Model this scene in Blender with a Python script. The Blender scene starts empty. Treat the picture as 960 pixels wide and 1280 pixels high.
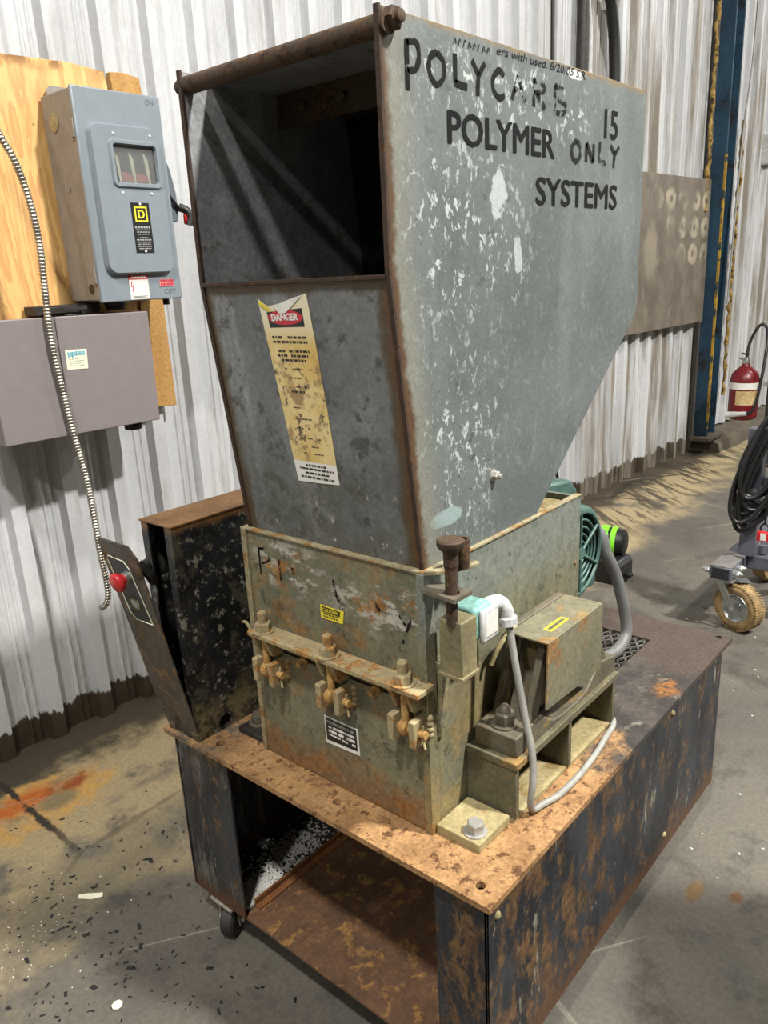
import bpy, bmesh, math, random
from mathutils import Vector, Matrix
random.seed(7)
SC = bpy.context.scene
COL = SC.collection
R = math.radians

# ------------------------------------------------------------------ camera
cam_d = bpy.data.cameras.new('camera')
cam_d.sensor_fit = 'HORIZONTAL'; cam_d.sensor_width = 36.0
cam_d.lens = 980.03 / 960.0 * 36.0
cam_d.clip_start = 0.02
cam = bpy.data.objects.new('camera', cam_d); COL.objects.link(cam)
YAW, PIT, ROL = 0.71959847, 0.293982476, -0.0507143287
_f = Vector((math.cos(PIT)*math.cos(YAW), math.cos(PIT)*math.sin(YAW), -math.sin(PIT)))
_r = _f.cross(Vector((0, 0, 1))).normalized(); _u = _r.cross(_f)
_r2 = _r*math.cos(ROL) + _u*math.sin(ROL); _u2 = -_r*math.sin(ROL) + _u*math.cos(ROL)
cam.matrix_world = Matrix(((_r2.x, _u2.x, -_f.x, -0.87), (_r2.y, _u2.y, -_f.y, -0.577),
                           (_r2.z, _u2.z, -_f.z, 1.56), (0, 0, 0, 1)))
SC.camera = cam

# ------------------------------------------------------------------ world, lamps, exposure
w = bpy.data.worlds.new('world'); SC.world = w; w.use_nodes = True
w.node_tree.nodes['Background'].inputs[0].default_value = (1.0, 0.97, 0.92, 1)
w.node_tree.nodes['Background'].inputs[1].default_value = 0.11
SC.view_settings.view_transform = 'Standard'; SC.view_settings.look = 'None'
SC.view_settings.exposure = -0.22; SC.view_settings.gamma = 1.0
SC.view_settings.use_curve_mapping = False

# the hall's ceiling lamps: all hang above the frame; their directions are those of the shadows under the
# wireway box, of the streaks inside the hopper and of the wheeled frame's shadow
def high_bay(name, x, y, z, power, size=0.35, col=(1.0, 0.975, 0.93)):
    d = bpy.data.lights.new(name, 'AREA'); d.shape = 'SQUARE'
    d.size = size; d.energy = power; d.color = col
    o = bpy.data.objects.new(name, d); COL.objects.link(o); o.location = (x, y, z)
    return o
high_bay('ceiling_lamp_aisle_offscreen', 1.4, -3.2, 6.0, 1200)
high_bay('ceiling_lamp_front_offscreen', -2.3, -0.8, 6.3, 450)
high_bay('ceiling_lamp_behind_offscreen', -5.8, -1.5, 6.3, 240)
high_bay('ceiling_lamp_right_offscreen', 7.2, -2.4, 6.0, 440)
high_bay('ceiling_lamp_far_offscreen', 11.5, -2.4, 6.0, 500)

# ------------------------------------------------------------------ material helper
def lin(c):
    if isinstance(c, str):
        c = c.lstrip('#'); c = [int(c[i:i+2], 16)/255 for i in (0, 2, 4)]
    return tuple((v/12.92 if v <= 0.04045 else ((v+0.055)/1.055)**2.4) for v in c[:3]) + (1.0,)

class G:
    """small node-graph writer"""
    def __init__(s, name):
        s.m = bpy.data.materials.new(name); s.m.use_nodes = True
        s.nt = s.m.node_tree; s.b = s.nt.nodes['Principled BSDF']
        s.tc = s.nt.nodes.new('ShaderNodeTexCoord').outputs['Object']
        sp = s.nt.nodes.new('ShaderNodeSeparateXYZ'); s.nt.links.new(s.tc, sp.inputs[0])
        s.x, s.y, s.z = sp.outputs
    def put(s, inp, v):
        if isinstance(v, bpy.types.NodeSocket): s.nt.links.new(v, inp)
        elif isinstance(v, str): inp.default_value = lin(v)
        else: inp.default_value = v
    def mapv(s, sc, rot=(0, 0, 0)):
        n = s.nt.nodes.new('ShaderNodeMapping'); s.nt.links.new(s.tc, n.inputs['Vector'])
        if any(rot):   # turn first, stretch after
            n.inputs['Rotation'].default_value = rot
            n2 = s.nt.nodes.new('ShaderNodeMapping'); s.nt.links.new(n.outputs[0], n2.inputs['Vector']); n = n2
        n.inputs['Scale'].default_value = sc
        return n.outputs[0]
    def noise(s, scale, detail=5, rough=0.6, stretch=None, dist=0.0, rot=(0, 0, 0)):
        n = s.nt.nodes.new('ShaderNodeTexNoise')
        n.inputs['Scale'].default_value = scale; n.inputs['Detail'].default_value = detail
        n.inputs['Roughness'].default_value = rough; n.inputs['Distortion'].default_value = dist
        s.nt.links.new(s.mapv(stretch, rot) if stretch else s.tc, n.inputs['Vector'])
        return n.outputs['Fac']
    def vor(s, scale, stretch=None, feature='F1'):
        n = s.nt.nodes.new('ShaderNodeTexVoronoi'); n.feature = feature
        n.inputs['Scale'].default_value = scale
        s.nt.links.new(s.mapv(stretch) if stretch else s.tc, n.inputs['Vector'])
        return n.outputs['Distance']
    def op(s, o, a, b=0.0, c=None):
        n = s.nt.nodes.new('ShaderNodeMath'); n.operation = o
        s.put(n.inputs[0], a); s.put(n.inputs[1], b)
        if c is not None: s.put(n.inputs[2], c)
        return n.outputs[0]
    def add(s, a, b): return s.op('ADD', a, b)
    def sub(s, a, b): return s.op('SUBTRACT', a, b)
    def mul(s, a, b): return s.op('MULTIPLY', a, b)
    def mx(s, a, b): return s.op('MAXIMUM', a, b)
    def mn(s, a, b): return s.op('MINIMUM', a, b)
    def ramp(s, v, a, b):
        n = s.nt.nodes.new('ShaderNodeMapRange'); n.interpolation_type = 'SMOOTHSTEP'
        s.put(n.inputs[0], v)
        if a < b: fr = (a, b, 0, 1)
        else: fr = (b, a, 1, 0)
        for i, q in enumerate(fr): n.inputs[i+1].default_value = q
        return n.outputs[0]
    def mix(s, f, a, b):
        n = s.nt.nodes.new('ShaderNodeMix'); n.data_type = 'RGBA'
        s.put(n.inputs[0], f); s.put(n.inputs[6], a); s.put(n.inputs[7], b)
        return n.outputs[2]
    def blob(s, cx, cy, rx, ry, soft=0.3, ax='xy', wob=0.35, nsc=9.0):
        a = {'x': s.x, 'y': s.y, 'z': s.z}
        dx = s.mul(s.sub(a[ax[0]], cx), 1/rx); dy = s.mul(s.sub(a[ax[1]], cy), 1/ry)
        d = s.op('SQRT', s.add(s.mul(dx, dx), s.mul(dy, dy)))
        d = s.add(d, s.mul(s.sub(s.noise(nsc, 4), 0.5), wob*2))
        return s.ramp(d, 1.0+soft*0.5, 1.0-soft*0.5)
    def bump(s, h, strength=0.3, dist=0.002):
        n = s.nt.nodes.new('ShaderNodeBump'); n.inputs['Strength'].default_value = strength
        n.inputs['Distance'].default_value = dist; s.put(n.inputs['Height'], h)
        s.nt.links.new(n.outputs[0], s.b.inputs['Normal'])
    def fin(s, col, rough=0.6, metal=0.0, spec=0.5, grime=0.0, gs=110.0):
        if grime:
            n = s.nt.nodes.new('ShaderNodeMix'); n.data_type = 'RGBA'; n.blend_type = 'MULTIPLY'
            n.inputs[0].default_value = 1.0; s.put(n.inputs[6], col)
            v = s.nt.nodes.new('ShaderNodeMapRange'); s.put(v.inputs[0], s.noise(gs, 8, 0.8))
            for i_, q in enumerate((0.32, 0.68, 1-grime, 1+grime*0.45)): v.inputs[i_+1].default_value = q
            s.nt.links.new(v.outputs[0], n.inputs[7]); col = n.outputs[2]
        s.put(s.b.inputs['Base Color'], col); s.put(s.b.inputs['Roughness'], rough)
        s.put(s.b.inputs['Metallic'], metal); s.b.inputs['Specular IOR Level'].default_value = spec
        return s.m

def plain(name, col, rough=0.5, metal=0.0, var=0.12, spec=0.5, sc=25.0):
    g = G(name); n = g.noise(sc, 4)
    c = lin(col) if isinstance(col, str) else col
    d = tuple(v*(1-var*2) for v in c[:3]) + (1,); l = tuple(min(1, v*(1+var)) for v in c[:3]) + (1,)
    return g.fin(g.mix(g.ramp(n, 0.35, 0.65), d, l), rough, metal, spec)

def worn(name, p1, p2, r1, r2, amt=0.5, sc=12.0, rough=0.6, metal=0.0, dust=None, dust_amt=0.62, stretch=None, extra=None, bump=0.25):
    """paint p1/p2 broken by rust r1/r2; amt = noise threshold (higher = less rust)"""
    g = G(name)
    base = g.mix(g.ramp(g.noise(sc*0.6, 5, 0.65, stretch), 0.35, 0.65), p1, p2)
    rn = g.noise(sc, 9, 0.68, stretch, 0.3)
    rm = g.ramp(rn, amt, amt+0.09)
    rust = g.mix(g.ramp(g.noise(sc*4, 6, 0.7), 0.38, 0.62), r1, r2)
    c = g.mix(rm, base, rust)
    if dust:
        c = g.mix(g.ramp(g.noise(sc*2.7, 8, 0.75), dust_amt, dust_amt+0.08), c, dust)
    if extra: c = extra(g, c)
    g.bump(g.add(g.noise(sc*14, 4), rm), bump, 0.0012)
    return g.fin(c, g.add(rough, g.mul(rm, 0.25)), metal, 0.4, 0.45)

# ------------------------------------------------------------------ mesh helper
class MB:
    def __init__(s): s.v = []; s.f = []
    def raw(s, vs, fs):
        o = len(s.v); s.v += [tuple(v) for v in vs]; s.f += [tuple(i+o for i in f) for f in fs]; return s
    def box(s, x0, x1, y0, y1, z0, z1):
        return s.raw([(x0, y0, z0), (x1, y0, z0), (x1, y1, z0), (x0, y1, z0), (x0, y0, z1), (x1, y0, z1), (x1, y1, z1), (x0, y1, z1)],
                     [(3, 2, 1, 0), (4, 5, 6, 7), (0, 1, 5, 4), (1, 2, 6, 5), (2, 3, 7, 6), (3, 0, 4, 7)])
    def hexa(s, p):   # 8 points ordered like box
        return s.raw(p, [(3, 2, 1, 0), (4, 5, 6, 7), (0, 1, 5, 4), (1, 2, 6, 5), (2, 3, 7, 6), (3, 0, 4, 7)])
    def prism(s, poly, axis, a, b):
        def P(u, v, t): return {'x': (t, u, v), 'y': (u, t, v), 'z': (u, v, t)}[axis]
        n = len(poly)
        vs = [P(u, v, a) for u, v in poly] + [P(u, v, b) for u, v in poly]
        fs = [tuple(range(n)), tuple(range(2*n-1, n-1, -1))] + [(i, i+n, (i+1) % n+n, (i+1) % n) for i in range(n)]
        return s.raw(vs, fs)
    def rings(s, rings, cap=True, closed=False):
        n = len(rings[0]); vs = [p for r in rings for p in r]; fs = []
        m = len(rings)
        for k in range(m if closed else m-1):
            k2 = (k+1) % m
            for i in range(n):
                j = (i+1) % n; fs.append((k*n+i, k*n+j, k2*n+j, k2*n+i))
        if cap and not closed:
            fs.append(tuple(range(n-1, -1, -1))); fs.append(tuple((m-1)*n+i for i in range(n)))
        return s.raw(vs, fs)
    def lathe(s, prof, c, axis, seg=24, cap=True, closed=False):
        """prof: list of (dist along axis, radius)"""
        ax = Vector(axis).normalized(); t = Vector((0, 0, 1)) if abs(ax.z) < 0.9 else Vector((1, 0, 0))
        e1 = ax.cross(t).normalized(); e2 = ax.cross(e1); c = Vector(c)
        rs = [[c+ax*h+(e1*math.cos(2*math.pi*i/seg)+e2*math.sin(2*math.pi*i/seg))*max(r, 1e-5) for i in range(seg)] for h, r in prof]
        return s.rings(rs, cap, closed)
    def cyl(s, p0, p1, r, seg=16, r1=None):
        p0 = Vector(p0); p1 = Vector(p1); L = (p1-p0).length
        return s.lathe([(0, r), (L, r if r1 is None else r1)], p0, p1-p0, seg)
    def tube(s, pts, r, seg=10, sub=6, smooth=True, closed=False):
        P = [Vector(p) for p in pts]
        if smooth: P = catmull(P, sub, closed)
        rs = []; prev = None
        n = len(P)
        for i in range(n):
            d = (P[(i+1) % n]-P[i-1]) if (closed or 0 < i < n-1) else (P[1]-P[0] if i == 0 else P[-1]-P[-2])
            d.normalize()
            if prev is None:
                t = Vector((0, 0, 1)) if abs(d.z) < 0.9 else Vector((1, 0, 0)); e1 = d.cross(t).normalized()
            else:
                e1 = (prev-d*prev.dot(d)).normalized()
            prev = e1; e2 = d.cross(e1)
            rr = r(i/(n-1)) if callable(r) else r
            rs.append([P[i]+(e1*math.cos(2*math.pi*k/seg)+e2*math.sin(2*math.pi*k/seg))*rr for k in range(seg)])
        return s.rings(rs, True, closed)
    def build(s, name, mat, parent=None, bevel=0.0, smooth=None, seg=2):
        me = bpy.data.meshes.new(name); me.from_pydata(s.v, [], s.f); me.update()
        bm = bmesh.new(); bm.from_mesh(me); bmesh.ops.recalc_face_normals(bm, faces=bm.faces); bm.to_mesh(me); bm.free()
        me.materials.append(mat)
        o = bpy.data.objects.new(name, me); COL.objects.link(o)
        if bevel:
            md = o.modifiers.new('bevel', 'BEVEL'); md.width = bevel; md.segments = seg; md.limit_method = 'ANGLE'; md.angle_limit = R(40)
        if smooth or bevel:
            for p in me.polygons: p.use_smooth = True
            me.set_sharp_from_angle(angle=R(smooth if smooth else 35))
        if parent: par(o, parent)
        return o
def catmull(P, sub, closed=False):
    out = []; n = len(P)
    for i in range(n if closed else n-1):
        p0 = P[i-1] if (closed or i > 0) else P[0]; p1 = P[i]; p2 = P[(i+1) % n]
        p3 = P[(i+2) % n] if (closed or i+2 < n) else P[-1]
        for k in range(sub):
            t = k/sub
            out.append(0.5*((2*p1)+(p2-p0)*t+(2*p0-5*p1+4*p2-p3)*t*t+(3*p1-p0-3*p2+p3)*t**3))
    if not closed: out.append(P[-1])
    return out
def world_of(o):
    m = o.matrix_basis.copy()
    return world_of(o.parent) @ o.matrix_parent_inverse @ m if o.parent else m
def par(o, p):
    o.parent = p; o.matrix_parent_inverse = world_of(p).inverted()
def thing(name, label, cat, loc, group=None):
    o = bpy.data.objects.new(name, None); COL.objects.link(o); o.location = loc
    o.empty_display_size = 0.05
    return tag(o, label, cat, group)
def tag(o, label, cat, group=None, kind=None):
    o['label'] = label; o['category'] = cat
    if group: o['group'] = group
    if kind: o['kind'] = kind
    return o
def struct(o):
    o['kind'] = 'structure'; return o
def plate_holes(name, outer, holes, z0, z1, mat, parent):
    """flat plate with real holes; loops are xy polygons"""
    bm = bmesh.new(); edges = []; loops = []
    for lp in [outer]+holes:
        vs = [bm.verts.new((x, y, z1)) for x, y in lp]; loops.append(vs)
        edges += [bm.edges.new((vs[i], vs[(i+1) % len(vs)])) for i in range(len(vs))]
    bmesh.ops.triangle_fill(bm, use_beauty=True, use_dissolve=False, edges=edges)
    top = list(bm.faces)
    low = {v: bm.verts.new((v.co.x, v.co.y, z0)) for lp in loops for v in lp}
    for f in top: bm.faces.new([low[v] for v in reversed(f.verts)])
    for lp in loops:
        for i in range(len(lp)):
            a, b = lp[i], lp[(i+1) % len(lp)]; bm.faces.new((a, b, low[b], low[a]))
    bmesh.ops.recalc_face_normals(bm, faces=bm.faces)
    me = bpy.data.meshes.new(name); bm.to_mesh(me); bm.free(); me.materials.append(mat)
    o = bpy.data.objects.new(name, me); COL.objects.link(o)
    if parent: par(o, parent)
    return o
def circ(cx, cy, r, n=14): return [(cx+r*math.cos(2*math.pi*i/n), cy+r*math.sin(2*math.pi*i/n)) for i in range(n)]
def hexbolt(name, pos, axis, r, h, mat, parent, washer=True, dome=False, stud=0.0):
    b = MB(); ax = Vector(axis).normalized(); p = Vector(pos)
    if washer: b.lathe([(0, r*1.35), (h*0.14, r*1.35)], p, ax, 20); p = p+ax*h*0.14
    b.lathe([(0, r*0.96), (h*0.05, r), (h*0.85, r), (h, r*0.86)], p, ax, 6)
    if dome: b.lathe([(h, r*0.62), (h*1.3, r*0.55), (h*1.55, r*0.32), (h*1.62, 0.0005)], p, ax, 16)
    if stud: b.lathe([(h*0.8, r*0.55), (h+stud*0.9, r*0.55), (h+stud, r*0.45)], p, ax, 12)
    return b.build(name, mat, parent, smooth=32)
def text_part(name, body, o, u, v, w, h, mat, parent, bold=0.0, shear=0.0, lift=(0, 0, 0), thick=0.0):
    """flat printed lettering fitted to a w x h rectangle at o, along unit vectors u (reading) and v (up)"""
    cu = bpy.data.curves.new(name, 'FONT'); cu.body = body; cu.offset = bold; cu.resolution_u = 3; cu.shear = shear
    t = bpy.data.objects.new(name, cu); COL.objects.link(t)
    dg = bpy.context.evaluated_depsgraph_get(); me = bpy.data.meshes.new_from_object(t.evaluated_get(dg))
    bpy.data.objects.remove(t)
    xs = [q.co.x for q in me.vertices]; ys = [q.co.y for q in me.vertices]
    x0, x1, y0, y1 = min(xs), max(xs), min(ys), max(ys)
    o = Vector(o)+Vector(lift); u = Vector(u); v = Vector(v)
    nrm = u.cross(v).normalized()
    e = thick; F = [tuple(p.vertices) for p in me.polygons]; Q = [(q.co.x, q.co.y) for q in me.vertices]
    mb = MB()
    for k, (ex, ey) in enumerate([(0, 0)] if not e else [(0, 0), (e, 0), (-e, 0), (0, e*0.5), (0, -e*0.5), (e*0.7, e*0.4), (-e*0.7, -e*0.4)]):
        mb.raw([o+u*(e+ex+(a-x0)/(x1-x0)*(w-2*e))+v*(ey+(c-y0)/(y1-y0)*h)+nrm*(0.00003*k) for a, c in Q], F)
    me = bpy.data.meshes.new(name); me.from_pydata(mb.v, [], mb.f); me.materials.append(mat)
    ob = bpy.data.objects.new(name, me); COL.objects.link(ob)
    if parent: par(ob, parent)
    return ob
def strokes(name, lines, width, mp, mat, parent):
    """brush strokes: lines of (a,b) points mapped by mp(a,b)->Vector, flat ribbons"""
    b = MB()
    for ln in lines:
        P = catmull([Vector((a, c, 0)) for a, c in ln], 4) if len(ln) > 2 else [Vector((a, c, 0)) for a, c in ln]
        vs = []
        for i, p in enumerate(P):
            d = (P[min(i+1, len(P)-1)]-P[max(i-1, 0)]).normalized(); n = Vector((-d.y, d.x, 0))*width*0.5*random.uniform(0.8, 1.15)
            vs += [mp(*(p+n).xy), mp(*(p-n).xy)]
        b.raw(vs, [(2*i, 2*i+1, 2*i+3, 2*i+2) for i in range(len(P)-1)])
    return b.build(name, mat, parent)

# ------------------------------------------------------------------ materials
def m_wall():
    g = G('white_sheet_metal')
    c = g.mix(g.ramp(g.noise(2.2, 5, 0.6, (1, 1, 0.25)), 0.35, 0.7), '#c6c7c8', '#acadae')
    c = g.mix(g.mul(g.ramp(g.noise(9, 7, 0.7, (1, 1, 0.12)), 0.53, 0.68), 0.55), c, '#8e8b85')
    c = g.mix(g.ramp(g.noise(45, 6, 0.75, (1, 1, 0.5)), 0.73, 0.76), c, '#6b5a45')
    # old flood line: the paint has come away from the foot of the sheets
    zz = g.add(g.z, g.mul(g.sub(g.noise(16, 6, 0.75, (1, 1, 0.35)), 0.5), 0.16))
    far = g.mul(g.ramp(g.x, 2.6, 4.0), 0.02)
    zz = g.sub(zz, far)
    br = g.mix(g.noise(14, 6), '#2b241b', '#4a3f31')
    c = g.mix(g.ramp(zz, 0.112, 0.100), c, br)
    # the far bays are yellowed and streaked
    c = g.mix(g.mul(g.ramp(g.x, 2.8, 4.5), g.ramp(g.noise(9, 6, 0.7, (1, 1, 0.06)), 0.44, 0.62)), c, '#857d70')
    g.bump(g.noise(7, 3, 0.5, (1, 1, 0.35)), 0.25, 0.012)
    return g.fin(c, 0.45, 0.05, 0.5, 0.12, 40)
WALL = m_wall()

def m_floor():
    g = G('concrete_floor')
    n1 = g.noise(1.3, 7, 0.62); n2 = g.noise(6, 8, 0.7)
    c = g.mix(g.ramp(n1, 0.36, 0.64), '#524e47', '#645f55')
    c = g.mix(g.mul(g.ramp(n2, 0.5, 0.66), 0.6), c, '#3b3832')
    # pale worn lane along the wall
    wl = g.add(g.y, g.mul(g.sub(g.noise(2.6, 5), 0.5), 0.9))
    lane = g.mul(g.ramp(wl, 1.02, 1.3), g.ramp(wl, 2.05, 1.85))
    lane = g.mul(lane, g.ramp(g.noise(3.1, 7, 0.65), 0.36, 0.5))
    c = g.mix(g.mul(lane, 0.85), c, '#a1906c')
    # dirt washed up against the wall foot
    dl = g.add(g.add(g.y, g.mul(g.x, 0.05)), g.mul(g.sub(g.noise(5, 7, 0.7), 0.5), 0.5))
    c = g.mix(g.ramp(dl, 1.74, 1.90), c, '#40382b')
    # dirt fingers running out from the wall in the far bay
    fg = g.noise(3.0, 4, 0.6, (0.5, 4.5, 1), 0.5, (0, 0, R(-52)))
    fz = g.mul(g.ramp(g.x, 3.0, 3.6), g.mul(g.ramp(g.y, 1.05, 1.45), g.ramp(g.x, 6.4, 5.6)))
    c = g.mix(g.mul(g.ramp(fg, 0.51, 0.56), g.mul(fz, 0.9)), c, '#3d3528')
    # rust bloom left by standing metal
    brk = g.ramp(g.noise(7, 8, 0.75), 0.36, 0.52)
    b1 = g.mul(g.blob(-0.02, 1.69, 0.22, 0.13, 0.5, wob=0.7, nsc=13), g.mx(brk, 0.35))
    c = g.mix(b1, c, '#b28b4d')
    c = g.mix(g.mul(g.blob(-0.06, 1.74, 0.13, 0.055, 0.9, wob=0.8, nsc=16), g.mx(brk, 0.25)), c, '#a85a20')
    c = g.mix(g.mul(g.blob(0.10, 1.72, 0.07, 0.045, 0.9, wob=0.8, nsc=16), brk), c, '#86451c')
    c = g.mix(g.blob(0.03, 1.66, 0.06, 0.04, 0.8, wob=0.5, nsc=18), c, '#7c6d4d')
    # drip spots beside the cart
    c = g.mix(g.blob(0.90, -0.15, 0.02, 0.015, 0.9, wob=0.2), c, '#5f4226')
    c = g.mix(g.blob(0.86, -0.06, 0.04, 0.018, 0.9, wob=0.3), c, '#665032')
    # wet grey patches near the cart
    c = g.mix(g.mul(g.blob(-0.05, 1.28, 0.5, 0.1, 0.9, wob=0.8, nsc=6), 0.6), c, '#655f50')
    # cracks
    cr = g.vor(1.25, feature='DISTANCE_TO_EDGE')
    cr = g.add(cr, g.mul(g.sub(g.noise(9, 5, 0.7), 0.5), 0.07))
    c = g.mix(g.mul(g.ramp(cr, 0.016, 0.004), g.ramp(g.y, 1.2, 1.6)), c, '#2e2820')
    # scuffs and scratches
    s1 = g.noise(1.6, 5, 0.6, (0.35, 14, 1), 0.35, (0, 0, R(35)))
    c = g.mix(g.mul(g.ramp(s1, 0.66, 0.70), 0.5), c, '#928c7f')
    s2 = g.noise(1.3, 5, 0.6, (14, 0.4, 1), 0.5, (0, 0, R(24)))
    c = g.mix(g.mul(g.ramp(s2, 0.67, 0.71), 0.4), c, '#8f8a7b')
    c = g.mix(g.ramp(g.noise(70, 3, 0.6), 0.73, 0.76), c, '#9d978a')
    g.bump(g.add(n2, g.mul(g.noise(40, 5), 0.5)), 0.18, 0.004)
    return g.fin(c, g.add(0.5, g.mul(n2, 0.3)), 0.0, 0.35, 0.35, 75)
FLOOR = m_floor()

RUST1, RUST2 = '#6e4526', '#99672f'
def m_hopper_side():
    g = G('hopper_side_paint')
    c = g.mix(g.ramp(g.noise(4, 6, 0.6), 0.35, 0.65), '#5c6261', '#6a706e')
    c = g.mix(g.mul(g.ramp(g.noise(6, 6, 0.6, (1, 1, 0.14)), 0.5, 0.7), 0.45), c, '#7f8582')
    c = g.mix(g.mul(g.ramp(g.noise(11, 6, 0.65), 0.5, 0.7), 0.35), c, '#525857')
    # cluster of chipped paint towards the mouth
    cl = g.mx(g.blob(0.22, 1.62, 0.20, 0.16, 1.2, 'xz', 0.5, 7), g.mx(g.blob(0.20, 1.28, 0.14, 0.20, 1.2, 'xz', 0.5, 7), g.mx(g.blob(0.40, 1.83, 0.30, 0.05, 1.2, 'xz', 0.5, 7), g.blob(0.48, 1.83, 0.09, 0.05, 0.6, 'xz', 0.5, 12))))
    cl = g.mx(cl, 0.12)
    chip = g.mul(g.ramp(g.noise(62, 6, 0.65, (1, 1, 0.7), 0.8), 0.555, 0.60), g.ramp(g.noise(14, 5, 0.7), 0.40, 0.52))
    c = g.mix(g.mul(chip, cl), c, '#b3bab6')
    c = g.mix(g.mul(g.ramp(g.noise(38, 6, 0.7), 0.60, 0.64), cl), c, '#4f5650')
    c = g.mix(g.ramp(g.noise(30, 7, 0.72, (1, 1, 0.8), 1.2), 0.70, 0.72), c, '#b9bfbc')
    c = g.mix(g.mul(g.ramp(g.noise(33, 6, 0.72), 0.73, 0.75), 0.8), c, '#8a7a45')
    # peeled white patch below the lettering
    c = g.mix(g.blob(0.335, 1.685, 0.022, 0.04, 0.25, 'xz', 1.6, 30), c, '#aab0b0')
    c = g.mix(g.blob(0.40, 1.58, 0.012, 0.03, 0.25, 'xz', 1.4, 30), c, '#a4aaa8')
    c = g.mix(g.blob(0.60, 1.895, 0.03, 0.008, 0.4, 'xz', 0.5, 60), c, '#dfe2e0')
    c = g.mix(g.blob(0.17, 1.155, 0.045, 0.016, 0.3, 'xz', 0.3, 30), c, '#8fa09f')
    # bare rusted front edge (follows the bent edge), top edge and tail
    e = g.sub(g.x, g.mx(0.045, g.sub(0.217, g.mul(g.z, 0.1109))))
    e = g.add(e, g.mul(g.sub(g.noise(16, 6, 0.7), 0.5), 0.05))
    c = g.mix(g.mul(g.ramp(e, 0.085, 0.02), 0.7), c, '#838274')
    c = g.mix(g.ramp(e, 0.024, 0.008), c, g.mix(g.noise(40, 5), '#63482c', '#443428'))
    t = g.add(g.z, g.mul(g.sub(g.noise(18, 6, 0.7), 0.5), 0.03))
    c = g.mix(g.ramp(t, 1.895, 1.908), c, '#7c6a4d')
    # drip marks from the bolt
    g.bump(g.add(g.noise(150, 3, 0.5), g.mul(chip, 0.6)), 0.30, 0.0012)
    return g.fin(c, 0.55, 0.1, 0.4, 0.28, 160)
HSIDE = m_hopper_side()

def m_hopper_front():
    g = G('hopper_front_paint')
    c = g.mix(g.ramp(g.noise(5, 6, 0.6), 0.35, 0.65), '#64676a'[:7], '#7b7e7e')
    c = g.mix(g.mul(g.ramp(g.noise(5, 5, 0.6, (1, 2.2, 0.12)), 0.5, 0.64), 0.5), c, '#9a9c9a')
    c = g.mix(g.mul(g.ramp(g.noise(16, 8, 0.7), 0.56, 0.62), 0.85), c, '#474a45')
    lowz = g.ramp(g.z, 1.35, 1.12)
    c = g.mix(g.mul(g.mul(lowz, 0.8), g.ramp(g.noise(9, 6, 0.7), 0.40, 0.6)), c, '#595b4f')
    c = g.mix(g.mul(g.ramp(g.noise(55, 6, 0.7, (1, 1, 0.6)), 0.62, 0.66), g.mx(lowz, 0.25)), c, '#b6b7a8')
    nz = g.mul(g.sub(g.noise(14, 6, 0.7), 0.5), 0.05)
    l = g.add(g.sub(0.640, g.y), nz); r = g.add(g.sub(g.y, 0.195), nz); t = g.add(g.sub(1.557, g.z), nz)
    e = g.mn(l, g.mn(r, g.mul(t, 1.3)))
    c = g.mix(g.ramp(e, 0.036, 0.018), c, '#544a38')
    c = g.mix(g.ramp(e, 0.020, 0.006), c, g.mix(g.noise(40, 5), '#6d4a28', '#43352a'))
    g.bump(g.noise(90, 4), 0.25, 0.001)
    return g.fin(c, 0.48, 0.2, 0.5, 0.4, 90)
HFRONT = m_hopper_front()
HIN = worn('hopper_inner_steel', '#7c7d7e', '#949596', '#5d5b58', '#6b645a', 0.60, 20, 0.5, 0.15, '#b3b3b3', 0.68)

def m_chamber(name, front):
    g = G(name)
    c = g.mix(g.ramp(g.noise(6, 6, 0.6), 0.35, 0.65), '#6a6a58', '#7c7a62')
    c = g.mix(g.mul(g.ramp(g.noise(7, 6, 0.65, (1, 1, 0.25)), 0.48, 0.66), 0.6), c, '#857f63')
    c = g.mix(g.mul(g.ramp(g.noise(22, 8, 0.72), 0.55, 0.62), 0.7), c, '#484940')
    rust = g.mix(g.ramp(g.noise(45, 6, 0.7), 0.38, 0.62), '#855a2e', '#a37d46')
    if front:
        # rust where lettering was scrubbed off, around the hinge and along the foot
        a = g.blob(0.53, 1.02, 0.10, 0.05, 0.9, 'yz', 0.8, 10)
        a = g.mx(a, g.blob(0.28, 0.99, 0.13, 0.045, 0.9, 'yz', 0.8, 10))
        c = g.mix(g.mul(a, g.ramp(g.noise(30, 7, 0.7, (1, 0.6, 1.5)), 0.50, 0.56)), c, '#b4b0a4')
        foot = g.ramp(g.add(g.z, g.mul(g.sub(g.noise(9, 6), 0.5), 0.12)), 0.66, 0.575)
        hin = g.mul(g.ramp(g.op('ABSOLUTE', g.sub(g.z, 0.895)), 0.07, 0.0), 0.7)
        k = g.mx(g.mx(a, foot), g.mx(hin, 0.42))
        c = g.mix(g.mul(k, g.ramp(g.noise(17, 8, 0.72, (1, 1, 1.4)), 0.50, 0.60)), c, rust)
        c = g.mix(g.mul(foot, 0.55), c, '#8a5a30')
    else:
        c = g.mix(g.ramp(g.noise(5, 6, 0.7, (1, 1, 0.5), 0.5), 0.62, 0.67), c, rust)
        low = g.mul(g.ramp(g.z, 0.95, 0.70), g.ramp(g.noise(8, 6, 0.7), 0.42, 0.58))
        c = g.mix(g.mul(low, 0.55), c, '#a08a55')
        c = g.mix(g.mul(g.ramp(g.z, 0.9, 1.02), 0.55), c, '#7e8886')
    c = g.mix(g.mul(g.ramp(g.noise(75, 7, 0.75), 0.60, 0.66), 0.7), c, '#a59c7c')
    c = g.mix(g.mul(g.ramp(g.noise(50, 7, 0.75), 0.60, 0.66), 0.8), c, '#3a3a33')
    g.bump(g.noise(110, 4), 0.25, 0.001)
    return g.fin(c, 0.6, 0.15, 0.4, 0.45, 95)
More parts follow.
